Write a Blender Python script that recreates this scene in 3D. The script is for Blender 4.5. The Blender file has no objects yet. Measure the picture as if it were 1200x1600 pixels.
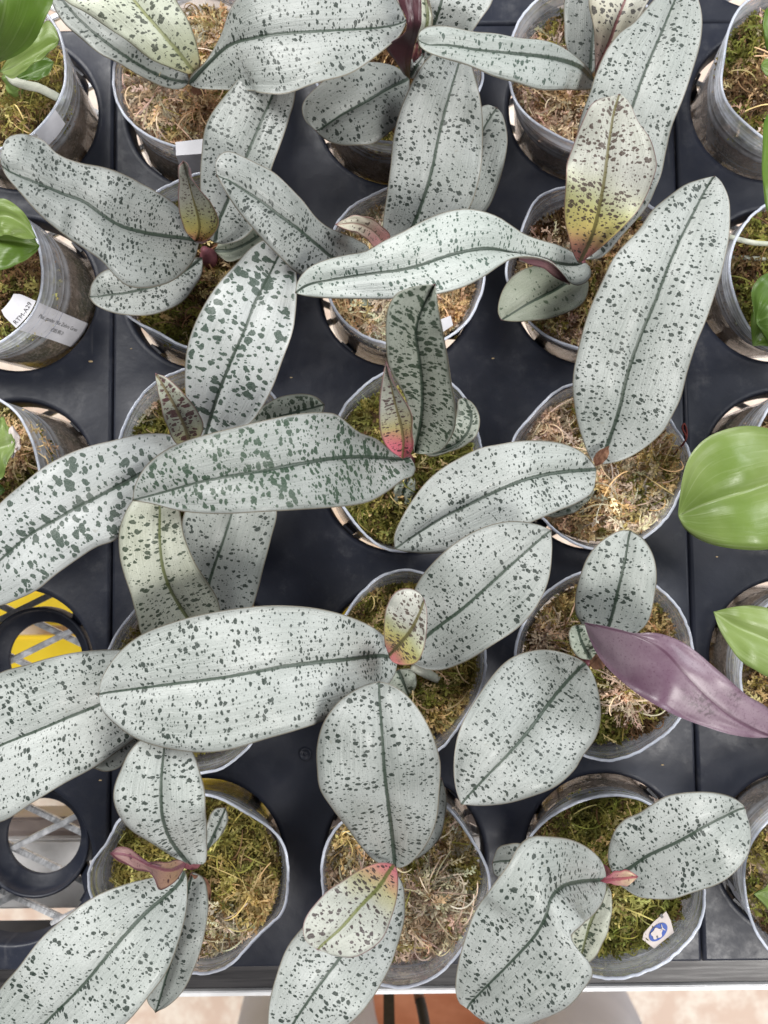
import bpy, math, random
import numpy as np
from mathutils import Vector, Matrix

random.seed(7)
RNG = np.random.default_rng(11)
SC = bpy.context.scene
COL = SC.collection
R = math.radians

# ------------------------------------------------------------------ camera
CAM_H = 0.50            # metres above the tray surface (z = 0)
TILT = R(3.0)
FPX = 1200.0            # focal length in photo pixels (photo 1200 x 1600)
cam_data = bpy.data.cameras.new("camera")
cam_data.sensor_width = 36.0
cam_data.lens = 36.0 * FPX / 1600.0
cam_data.clip_start = 0.01
cam_data.clip_end = 100.0
cam_data.dof.use_dof = True
cam_data.dof.focus_distance = 0.425
cam_data.dof.aperture_fstop = 9.0
cam = bpy.data.objects.new("camera", cam_data)
cam.location = (0, 0, CAM_H)
cam.rotation_euler = (TILT, 0, 0)
COL.objects.link(cam)
SC.camera = cam

# ------------------------------------------------------------------ world (soft greenhouse light from all round)
world = bpy.data.worlds.new("World")
SC.world = world
world.use_nodes = True
bg = world.node_tree.nodes["Background"]
bg.inputs[0].default_value = (0.93, 0.96, 1.0, 1)
bg.inputs[1].default_value = 0.21

# ------------------------------------------------------------------ lamps (the bright greenhouse roof, and a fill added for the aisle floor)
def area_lamp(name, loc, target, size, power, col):
    ld = bpy.data.lights.new(name, 'AREA')
    ld.shape = 'RECTANGLE'
    ld.size, ld.size_y = size
    ld.energy = power
    ld.color = col
    o = bpy.data.objects.new(name, ld)
    o.location = loc
    d = Vector(target) - Vector(loc)
    o.rotation_euler = d.to_track_quat('-Z', 'Y').to_euler()
    COL.objects.link(o)
    return o
area_lamp("roof_light", (-1.5, 1.6, 2.0), (0, 0, 0), (1.5, 1.4), 106, (1.0, 0.985, 0.96))
area_lamp("side_roof_light", (2.0, 0.8, 1.9), (0, 0, 0), (1.4, 1.4), 48, (0.96, 0.98, 1.0))
area_lamp("aisle_fill", (1.4, -1.6, 2.4), (0.2, -0.8, -0.8), (1.0, 1.0), 85, (1.0, 0.97, 0.93))  # added fill that brightens the floor in front of the bench

# ------------------------------------------------------------------ exposure
SC.view_settings.view_transform = 'Standard'
SC.view_settings.look = 'None'
SC.view_settings.gamma = 1.0
SC.view_settings.exposure = 0.0
SC.cycles.transparent_max_bounces = 24
SC.cycles.max_bounces = 10
SC.cycles.use_denoising = True
SC.cycles.sample_clamp_indirect = 6.0

# ------------------------------------------------------------------ pixel -> place
CT, ST = math.cos(TILT), math.sin(TILT)
def at(px, py, h):
    """the point at height h that stands at this spot of the photograph"""
    dx, dy, dz = (px - 600.0) / FPX, -(py - 800.0) / FPX, -1.0
    wy = dy * CT - dz * ST
    wz = dy * ST + dz * CT
    k = (h - CAM_H) / wz
    return np.array([dx * k, wy * k, h])
def at_many(p):
    p = np.asarray(p, float)
    dx, dy, dz = (p[:, 0] - 600.0) / FPX, -(p[:, 1] - 800.0) / FPX, -1.0
    wy = dy * CT - dz * ST
    wz = dy * ST + dz * CT
    k = (p[:, 2] - CAM_H) / wz
    return np.stack([dx * k, wy * k, p[:, 2]], 1)

# ------------------------------------------------------------------ small helpers
def tag(o, label=None, cat=None, group=None, kind=None):
    if label: o["label"] = label
    if cat: o["category"] = cat
    if group: o["group"] = group
    if kind: o["kind"] = kind
    return o
def empty(name, loc):
    o = bpy.data.objects.new(name, None)
    o.empty_display_size = 0.02
    o.location = loc
    COL.objects.link(o)
    return o
def link(name, me, parent=None, loc=None):
    o = bpy.data.objects.new(name, me)
    COL.objects.link(o)
    if parent: o.parent = parent
    if loc is not None: o.location = loc
    return o
def mesh_np(name, V, F4, mats, smooth=True, mat_idx=None):
    V = np.asarray(V, np.float32); F4 = np.asarray(F4, np.int32)
    n = F4.shape[1]
    me = bpy.data.meshes.new(name)
    me.vertices.add(len(V)); me.vertices.foreach_set("co", V.ravel())
    me.loops.add(F4.size); me.loops.foreach_set("vertex_index", F4.ravel())
    me.polygons.add(len(F4))
    me.polygons.foreach_set("loop_start", np.arange(0, F4.size, n, dtype=np.int32))
    me.polygons.foreach_set("loop_total", np.full(len(F4), n, np.int32))
    me.polygons.foreach_set("use_smooth", np.full(len(F4), smooth, bool))
    if mat_idx is not None:
        me.polygons.foreach_set("material_index", np.asarray(mat_idx, np.int32))
    for m in mats: me.materials.append(m)
    me.update(calc_edges=True)
    return me
def mesh_py(name, V, F, mats, smooth=False):
    me = bpy.data.meshes.new(name)
    me.from_pydata([tuple(map(float, v)) for v in V], [], F)
    for m in mats: me.materials.append(m)
    if smooth:
        me.polygons.foreach_set("use_smooth", np.full(len(me.polygons), True))
    me.update()
    return me
def spline(pts, n):
    """chordal Catmull-Rom through pts, resampled to n points by arc length"""
    P = np.asarray(pts, float)
    if len(P) == 2:
        t = np.linspace(0, 1, n)[:, None]
        return P[0] * (1 - t) + P[1] * t
    E = np.vstack([2 * P[0] - P[1], P, 2 * P[-1] - P[-2]])
    out = []
    for i in range(1, len(E) - 2):
        p0, p1, p2, p3 = E[i - 1], E[i], E[i + 1], E[i + 2]
        d1 = max(np.linalg.norm((p1 - p0)[:2]), 1e-9) ** 0.5
        d2 = max(np.linalg.norm((p2 - p1)[:2]), 1e-9) ** 0.5
        d3 = max(np.linalg.norm((p3 - p2)[:2]), 1e-9) ** 0.5
        m1 = d2 * ((p1 - p0) / d1 - (p2 - p0) / (d1 + d2) + (p2 - p1) / d2)
        m2 = d2 * ((p2 - p1) / d2 - (p3 - p1) / (d2 + d3) + (p3 - p2) / d3)
        t = np.linspace(0, 1, 24, endpoint=False)[:, None]
        out.append((2 * t**3 - 3 * t**2 + 1) * p1 + (t**3 - 2 * t**2 + t) * m1
                   + (-2 * t**3 + 3 * t**2) * p2 + (t**3 - t**2) * m2)
    out.append(P[-1:])
    C = np.vstack(out)
    s = np.concatenate([[0], np.cumsum(np.linalg.norm(np.diff(C[:, :2], axis=0), axis=1))])
    s /= s[-1]
    t = np.linspace(0, 1, n)
    return np.stack([np.interp(t, s, C[:, k]) for k in range(C.shape[1])], 1)

# ------------------------------------------------------------------ node helper
class NT:
    def __init__(self, name):
        self.m = bpy.data.materials.new(name)
        self.m.use_nodes = True
        self.t = self.m.node_tree
        self.t.nodes.clear()
        self.out = self.n('ShaderNodeOutputMaterial')
    def n(self, typ, **kw):
        nd = self.t.nodes.new(typ)
        for k, v in kw.items(): setattr(nd, k, v)
        return nd
    def l(self, a, b):
        self.t.links.new(a, b)
    def setin(self, nd, key, v):
        if hasattr(v, 'bl_idname') or hasattr(v, 'is_linked'):
            self.l(v, nd.inputs[key])
        else:
            nd.inputs[key].default_value = v
    def math(self, op, a, b=None, c=None, clamp=False):
        nd = self.n('ShaderNodeMath', operation=op, use_clamp=clamp)
        self.setin(nd, 0, a)
        if b is not None: self.setin(nd, 1, b)
        if c is not None: self.setin(nd, 2, c)
        return nd.outputs[0]
    def mix(self, f, a, b, mode='MIX'):
        nd = self.n('ShaderNodeMix', data_type='RGBA', blend_type=mode)
        self.setin(nd, 0, f)
        for i, v in ((6, a), (7, b)):
            if isinstance(v, tuple): v = tuple(v) + (1,) if len(v) == 3 else v
            self.setin(nd, i, v)
        return nd.outputs[2]
    def ramp(self, v, lo, hi, a=0.0, b=1.0):
        nd = self.n('ShaderNodeMapRange', interpolation_type='SMOOTHSTEP')
        self.setin(nd, 0, v)
        for i, x in ((1, lo), (2, hi), (3, a), (4, b)): self.setin(nd, i, x)
        return nd.outputs[0]
    def noise(self, vec, scale, detail=2.0, rough=0.5):
        nd = self.n('ShaderNodeTexNoise')
        if vec is not None: self.l(vec, nd.inputs['Vector'])
        nd.inputs['Scale'].default_value = scale
        nd.inputs['Detail'].default_value = detail
        nd.inputs['Roughness'].default_value = rough
        return nd
    def bsdf(self, **kw):
        nd = self.n('ShaderNodeBsdfPrincipled')
        for k, v in kw.items():
            if isinstance(v, tuple) and len(v) == 3: v = v + (1,)
            self.setin(nd, k.replace('_', ' '), v)
        return nd
    def bump(self, h, strength, dist):
        nd = self.n('ShaderNodeBump')
        nd.inputs['Strength'].default_value = strength
        nd.inputs['Distance'].default_value = dist
        self.l(h, nd.inputs['Height'])
        return nd.outputs[0]
    def done(self, sh):
        self.l(sh, self.out.inputs['Surface'])
        return self.m

def obj_vec(nt, jitter=True):
    tc = nt.n('ShaderNodeTexCoord')
    if not jitter: return tc.outputs['Object']
    oi = nt.n('ShaderNodeObjectInfo')
    sc = nt.n('ShaderNodeVectorMath', operation='MULTIPLY_ADD')
    cb = nt.n('ShaderNodeCombineXYZ')
    for i, k in enumerate((37.3, 91.7, 53.1)):
        nt.l(nt.math('MULTIPLY', oi.outputs['Random'], k), cb.inputs[i])
    nt.l(tc.outputs['Object'], sc.inputs[0])
    sc.inputs[1].default_value = (1, 1, 1)
    nt.l(cb.outputs[0], sc.inputs[2])
    return sc.outputs[0]

# ------------------------------------------------------------------ leaf material
def leaf_mat(name, base, base2, spot, scale, amount, size=0.36, tint=None, tip_tint=None, rib=(0.020, 0.042, 0.024),
             margin=(0.16, 0.13, 0.085), rough=0.36, spec=0.45, rib_w=0.00112, translucent=0.10, clump=34.0):
    nt = NT(name)
    vec = obj_vec(nt)
    uv = nt.n('ShaderNodeUVMap', uv_map='shape'); sx = nt.n('ShaderNodeSeparateXYZ'); nt.l(uv.outputs[0], sx.inputs[0])
    across, along = sx.outputs[0], sx.outputs[1]
    uvm = nt.n('ShaderNodeUVMap', uv_map='metric'); sm = nt.n('ShaderNodeSeparateXYZ'); nt.l(uvm.outputs[0], sm.inputs[0])
    dmid, dedge = sm.outputs[0], sm.outputs[1]
    # base colour: soft mottling, lengthwise veins, fine silver reticulation
    n1 = nt.noise(vec, 26, 3)
    col = nt.mix(nt.ramp(n1.outputs[0], 0.35, 0.68), base, base2)
    cv = nt.n('ShaderNodeCombineXYZ')
    nt.l(nt.math('MULTIPLY', across, 30.0), cv.inputs[0]); nt.l(nt.math('MULTIPLY', along, 2.2), cv.inputs[1])
    n2 = nt.noise(cv.outputs[0], 1.0, 4, 0.65)
    col = nt.mix(nt.ramp(n2.outputs[0], 0.3, 0.75, 0.0, 0.42), col, tuple(min(1, c * 1.30) for c in base2))
    n3 = nt.noise(vec, 1300, 1)
    col = nt.mix(nt.ramp(n3.outputs[0], 0.5, 0.72, 0.0, 0.30), col, tuple(min(1, c * 0.66) for c in base))
    if tint:
        for (a, b, tc_) in tint:       # pigment near the leaf base
            wob = nt.math('MULTIPLY_ADD', nt.math('SUBTRACT', n1.outputs[0], 0.5), 0.35, along)
            col = nt.mix(nt.ramp(wob, a, b, 0.92, 0.0), col, tc_)
    # spots: irregular blotches of three sizes, laid out over the blade, gathered in loose cross bands
    uvb = nt.n('ShaderNodeUVMap', uv_map='blade')
    oi = nt.n('ShaderNodeObjectInfo'); cb = nt.n('ShaderNodeCombineXYZ')
    nt.l(nt.math('MULTIPLY', oi.outputs['Random'], 17.3), cb.inputs[0]); nt.l(nt.math('MULTIPLY', oi.outputs['Random'], 9.1), cb.inputs[1])
    ad = nt.n('ShaderNodeVectorMath', operation='ADD'); nt.l(uvb.outputs[0], ad.inputs[0]); nt.l(cb.outputs[0], ad.inputs[1])
    bv = ad.outputs[0]
    nd = nt.noise(bv, scale * 1.7, 2, 0.55)
    sub = nt.n('ShaderNodeVectorMath', operation='SUBTRACT'); nt.l(nd.outputs['Color'], sub.inputs[0]); sub.inputs[1].default_value = (0.5, 0.5, 0.5)
    dv = nt.n('ShaderNodeVectorMath', operation='MULTIPLY_ADD')
    nt.l(sub.outputs[0], dv.inputs[0]); k = 0.50 / scale; dv.inputs[1].default_value = (k, k, 0); nt.l(bv, dv.inputs[2])
    mpc = nt.n('ShaderNodeMapping'); nt.l(bv, mpc.inputs[0]); mpc.inputs['Scale'].default_value = (clump, clump * 2.6, 1)
    cl = nt.noise(mpc.outputs[0], 1.0, 2, 0.55)
    clump_f = nt.ramp(cl.outputs[0], 0.33, 0.66, 0.55, 1.30)
    facs = []
    for s_, sz, amt, off in ((1.0, size, amount, 0.0), (1.55, size * 0.88, amount * 0.62, 3.7), (3.0, size * 0.80, amount * 0.34, 7.9)):
        vo = nt.n('ShaderNodeTexVoronoi', feature='F1', voronoi_dimensions='2D')
        vo.inputs['Scale'].default_value = scale * s_
        vo.inputs['Randomness'].default_value = 0.95
        ov = nt.n('ShaderNodeVectorMath', operation='ADD'); nt.l(dv.outputs[0], ov.inputs[0]); ov.inputs[1].default_value = (off, off * 0.6, 0)
        mv = nt.n('ShaderNodeVectorMath', operation='MULTIPLY'); nt.l(ov.outputs[0], mv.inputs[0]); mv.inputs[1].default_value = (0.80, 1.20, 1)
        nt.l(mv.outputs[0], vo.inputs['Vector'])
        sc_ = nt.n('ShaderNodeSeparateColor'); nt.l(vo.outputs['Color'], sc_.inputs[0])
        keep = nt.math('LESS_THAN', sc_.outputs[0], amt)
        rad = nt.math('MULTIPLY', nt.math('MULTIPLY', nt.math('MULTIPLY_ADD', sc_.outputs[1], 0.62, 0.55), sz), clump_f)
        rad = nt.math('MULTIPLY', rad, keep)
        dlt = nt.math('SUBTRACT', rad, vo.outputs['Distance'])
        facs.append(nt.ramp(dlt, -0.012, 0.035))
    sp = nt.math('MAXIMUM', nt.math('MAXIMUM', facs[0], facs[1]), facs[2])
    n5 = nt.noise(vec, 75, 5, 0.72); n6 = nt.noise(vec, 160, 3, 0.6)
    col = nt.mix(nt.ramp(n5.outputs[0], 0.60, 0.74, 0.0, 0.30), col, (0.60, 0.61, 0.58))
    col = nt.mix(nt.ramp(n6.outputs[0], 0.70, 0.76, 0.0, 0.35), col, (0.20, 0.19, 0.13))
    edge_clear = nt.ramp(dedge, 0.0006, 0.0022)
    sp = nt.math('MULTIPLY', sp, edge_clear)
    sp = nt.math('MULTIPLY', sp, nt.ramp(n3.outputs[0], 0.30, 0.70, 1.0, 0.86))
    col = nt.mix(sp, col, spot)
    tone = nt.math('MULTIPLY_ADD', oi.outputs['Random'], 0.30, 0.86)
    tn = nt.n('ShaderNodeVectorMath', operation='SCALE'); nt.l(col, tn.inputs[0]); nt.l(tone, tn.inputs['Scale']); col = tn.outputs[0]
    # midrib and margin
    wob = nt.noise(vec, 420, 2)
    rw = nt.math('MULTIPLY', nt.math('MULTIPLY_ADD', wob.outputs[0], 0.9, 0.55), nt.ramp(along, 0.0, 1.0, rib_w * 1.15, rib_w * 0.62))
    ribf = nt.math('SUBTRACT', 1.0, nt.ramp(nt.math('DIVIDE', dmid, rw), 0.55, 1.15))
    col = nt.mix(nt.math('MULTIPLY', ribf, 0.9), col, rib)
    mf = nt.ramp(dedge, 0.0002, 0.0008, 0.8, 0.0)
    col = nt.mix(mf, col, margin)
    hb = nt.math('ADD', nt.math('MULTIPLY', n3.outputs[0], 0.6), nt.math('MULTIPLY', n2.outputs[0], 1.6))
    hb = nt.math('SUBTRACT', hb, nt.math('MULTIPLY', ribf, 1.4))
    nrm = nt.bump(hb, 0.5, 0.0007)
    rg = nt.math('MULTIPLY_ADD', sp, 0.10, nt.ramp(n1.outputs[0], 0.3, 0.7, rough - 0.05, rough + 0.08))
    b = nt.bsdf(Base_Color=col, Roughness=rg, Specular_IOR_Level=spec, Normal=nrm, Coat_Weight=0.30, Coat_Roughness=nt.ramp(n5.outputs[0], 0.3, 0.7, 0.24, 0.44))
    tr = nt.n('ShaderNodeBsdfTranslucent'); nt.l(col, tr.inputs[0])
    ms = nt.n('ShaderNodeMixShader'); ms.inputs[0].default_value = translucent
    nt.l(b.outputs[0], ms.inputs[1]); nt.l(tr.outputs[0], ms.inputs[2])
    return nt.done(ms.outputs[0])

def under_mat(name, c1, c2, rib):
    nt = NT(name)
    vec = obj_vec(nt)
    uv = nt.n('ShaderNodeUVMap', uv_map='shape'); sx = nt.n('ShaderNodeSeparateXYZ'); nt.l(uv.outputs[0], sx.inputs[0])
    uvm = nt.n('ShaderNodeUVMap', uv_map='metric'); sm = nt.n('ShaderNodeSeparateXYZ'); nt.l(uvm.outputs[0], sm.inputs[0])
    n1 = nt.noise(vec, 30, 4, 0.6)
    col = nt.mix(nt.ramp(n1.outputs[0], 0.35, 0.68), c1, c2)
    n2 = nt.noise(vec, 900, 2, 0.7)
    col = nt.mix(nt.ramp(n2.outputs[0], 0.55, 0.7, 0.0, 0.55), col, rib)
    n3 = nt.noise(vec, 34, 2)
    n4 = nt.noise(vec, 520, 2, 0.7)
    blot = nt.math('MULTIPLY', nt.ramp(n3.outputs[0], 0.54, 0.66), nt.ramp(n4.outputs[0], 0.46, 0.60))
    col = nt.mix(nt.math('MULTIPLY', blot, 0.85), col, tuple(c * 0.55 for c in rib))
    rf = nt.ramp(sm.outputs[0], 0.0003, 0.0011, 0.8, 0.0)
    col = nt.mix(rf, col, rib)
    nrm = nt.bump(n2.outputs[0], 0.15, 0.0005)
    b = nt.bsdf(Base_Color=col, Roughness=0.40, Specular_IOR_Level=0.5, Normal=nrm, Coat_Weight=0.3, Coat_Roughness=0.3)
    return nt.done(b.outputs[0])

SB, SB2 = (0.272, 0.297, 0.279), (0.400, 0.424, 0.409)
DK = (0.012, 0.024, 0.017)
LM = {
 'bold':  leaf_mat('leaf_silver_bold', (0.38, 0.405, 0.395), (0.49, 0.515, 0.51), (0.036, 0.066, 0.046), 165, 0.74, 0.36),
 'bold2': leaf_mat('leaf_silver_blotched', SB, SB2, (0.030, 0.066, 0.036), 225, 0.88, 0.33),
 'mid':   leaf_mat('leaf_silver', SB, SB2, DK, 262, 0.66, 0.255),
 'fine':  leaf_mat('leaf_silver_fine', SB, SB2, DK, 305, 0.76, 0.265),
 'pale':  leaf_mat('leaf_silver_pale', (0.42, 0.465, 0.435), (0.52, 0.56, 0.535), (0.055, 0.095, 0.072), 280, 0.62, 0.25),
 'olive': leaf_mat('leaf_olive_grey', (0.28, 0.315, 0.255), (0.35, 0.385, 0.325), (0.026, 0.048, 0.026), 235, 0.66, 0.3),
 'dim':   leaf_mat('leaf_grey', (0.275, 0.30, 0.28), (0.345, 0.37, 0.35), DK, 252, 0.6, 0.255),
 'dense': leaf_mat('leaf_dense_spots', (0.27, 0.30, 0.25), (0.345, 0.375, 0.325), (0.022, 0.045, 0.022), 225, 0.88, 0.34),
 'cream': leaf_mat('leaf_cream', (0.40, 0.42, 0.335), (0.49, 0.51, 0.43), (0.035, 0.055, 0.03), 230, 0.66, 0.3, rib=(0.10, 0.12, 0.03)),
 'plain': leaf_mat('leaf_plain_olive', (0.235, 0.265, 0.205), (0.295, 0.325, 0.255), (0.06, 0.09, 0.05), 240, 0.34, 0.24),
 'young_yellow': leaf_mat('young_leaf_yellow', (0.40, 0.41, 0.36), (0.48, 0.485, 0.44), (0.075, 0.05, 0.04), 275, 0.74, 0.29,
        tint=[(0.26, 0.60, (0.47, 0.48, 0.20)), (0.12, 0.40, (0.66, 0.54, 0.17)), (-0.02, 0.22, (0.68, 0.20, 0.23))], rib=(0.17, 0.15, 0.05), margin=(0.22, 0.09, 0.09)),
 'young_lime': leaf_mat('young_leaf_lime', (0.44, 0.475, 0.38), (0.53, 0.555, 0.46), (0.06, 0.07, 0.05), 245, 0.58, 0.29,
        tint=[(0.0, 0.48, (0.45, 0.48, 0.31)), (-0.05, 0.14, (0.54, 0.45, 0.18))], rib=(0.27, 0.29, 0.13)),
 'young_pink': leaf_mat('young_leaf_pink', (0.38, 0.395, 0.335), (0.46, 0.47, 0.41), (0.070, 0.030, 0.034), 250, 0.76, 0.31,
        tint=[(0.30, 0.62, (0.56, 0.49, 0.19)), (0.12, 0.40, (0.76, 0.17, 0.26))], rib=(0.19, 0.16, 0.06), margin=(0.24, 0.09, 0.10)),
 'young_tip': leaf_mat('young_leaf_tinged', (0.36, 0.375, 0.33), (0.44, 0.455, 0.41), (0.050, 0.034, 0.034), 250, 0.76, 0.31,
        tint=[(0.16, 0.48, (0.52, 0.47, 0.18)), (0.03, 0.31, (0.72, 0.20, 0.26))], rib=(0.15, 0.17, 0.04), margin=(0.20, 0.10, 0.10)),
 'young_rose': leaf_mat('young_leaf_rose', (0.44, 0.42, 0.33), (0.52, 0.50, 0.41), (0.10, 0.07, 0.05), 270, 0.6, 0.26,
        tint=[(0.25, 0.75, (0.55, 0.44, 0.33)), (0.10, 0.50, (0.66, 0.30, 0.31))], rib=(0.45, 0.30, 0.24), margin=(0.40, 0.20, 0.18), rib_w=0.0005),
 'young_spot': leaf_mat('young_leaf_maroon_spots', (0.37, 0.39, 0.31), (0.45, 0.47, 0.39), (0.080, 0.022, 0.028), 205, 0.92, 0.38,
        tint=[(0.05, 0.38, (0.47, 0.44, 0.22)), (-0.1, 0.12, (0.52, 0.26, 0.20))], rib=(0.20, 0.16, 0.08), margin=(0.22, 0.08, 0.08)),
 'bud':   leaf_mat('bud_pink', (0.56, 0.42, 0.28), (0.62, 0.48, 0.32), (0.22, 0.06, 0.08), 280, 0.3, 0.26,
        tint=[(0.2, 0.8, (0.68, 0.17, 0.26))], rib=(0.42, 0.10, 0.13), margin=(0.45, 0.10, 0.15)),
 'blush': leaf_mat('leaf_blush', (0.46, 0.47, 0.40), (0.56, 0.56, 0.50), (0.06, 0.055, 0.05), 240, 0.62, 0.29,
        tint=[(0.30, 0.85, (0.48, 0.45, 0.34)), (0.02, 0.45, (0.46, 0.29, 0.28)), (-0.1, 0.14, (0.32, 0.05, 0.08))], rib=(0.19, 0.06, 0.06)),
 'wine':  leaf_mat('young_leaf_wine', (0.26, 0.13, 0.15), (0.32, 0.18, 0.17), (0.07, 0.02, 0.03), 260, 0.3, 0.24,
        tint=[(0.10, 0.62, (0.46, 0.28, 0.16)), (0.0, 0.22, (0.38, 0.15, 0.17))], rib=(0.20, 0.06, 0.09), margin=(0.13, 0.03, 0.05)),
}
def green_mat(name, c1, c2, vein):
    nt = NT(name)
    vec = obj_vec(nt)
    uv = nt.n('ShaderNodeUVMap', uv_map='shape'); sx = nt.n('ShaderNodeSeparateXYZ'); nt.l(uv.outputs[0], sx.inputs[0])
    uvm = nt.n('ShaderNodeUVMap', uv_map='metric'); sm = nt.n('ShaderNodeSeparateXYZ'); nt.l(uvm.outputs[0], sm.inputs[0])
    n1 = nt.noise(vec, 22, 3)
    col = nt.mix(nt.ramp(n1.outputs[0], 0.35, 0.68), c1, c2)
    cv = nt.n('ShaderNodeCombineXYZ')
    nt.l(nt.math('MULTIPLY', sx.outputs[0], 11.0), cv.inputs[0]); nt.l(nt.math('MULTIPLY', sx.outputs[1], 1.6), cv.inputs[1])
    n2 = nt.noise(cv.outputs[0], 1.0, 3, 0.6)
    col = nt.mix(nt.ramp(n2.outputs[0], 0.52, 0.75, 0.0, 0.55), col, vein)
    col = nt.mix(nt.ramp(sm.outputs[0], 0.0002, 0.0009, 0.6, 0.0), col, vein)
    n3 = nt.noise(vec, 240, 4, 0.7)
    nrm = nt.bump(nt.math('ADD', n2.outputs[0], nt.math('MULTIPLY', n3.outputs[0], 0.25)), 0.25, 0.0012)
    b = nt.bsdf(Base_Color=col, Roughness=nt.ramp(n3.outputs[0], 0.3, 0.7, 0.28, 0.46), Specular_IOR_Level=0.45, Normal=nrm)
    tr = nt.n('ShaderNodeBsdfTranslucent'); nt.l(col, tr.inputs[0])
    ms = nt.n('ShaderNodeMixShader'); ms.inputs[0].default_value = 0.18
    nt.l(b.outputs[0], ms.inputs[1]); nt.l(tr.outputs[0], ms.inputs[2])
    return nt.done(ms.outputs[0])
LM['green'] = green_mat('leaf_green', (0.085, 0.160, 0.018), (0.13, 0.215, 0.035), (0.20, 0.29, 0.09))
LM['light_green'] = green_mat('leaf_light_green', (0.155, 0.235, 0.050), (0.235, 0.315, 0.10), (0.33, 0.41, 0.19))
LM['deep_green'] = green_mat('leaf_deep_green', (0.07, 0.14, 0.018), (0.10, 0.18, 0.03), (0.15, 0.24, 0.06))
UNDER = under_mat('leaf_underside', (0.20, 0.10, 0.12), (0.26, 0.15, 0.15), (0.13, 0.05, 0.07))
PURPLE = under_mat('leaf_purple_side', (0.112, 0.058, 0.092), (0.205, 0.142, 0.178), (0.062, 0.018, 0.042))
MAROON = under_mat('leaf_maroon_side', (0.055, 0.016, 0.024), (0.07, 0.022, 0.03), (0.04, 0.010, 0.016))
GREEN_UNDER = LM['deep_green']

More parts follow.
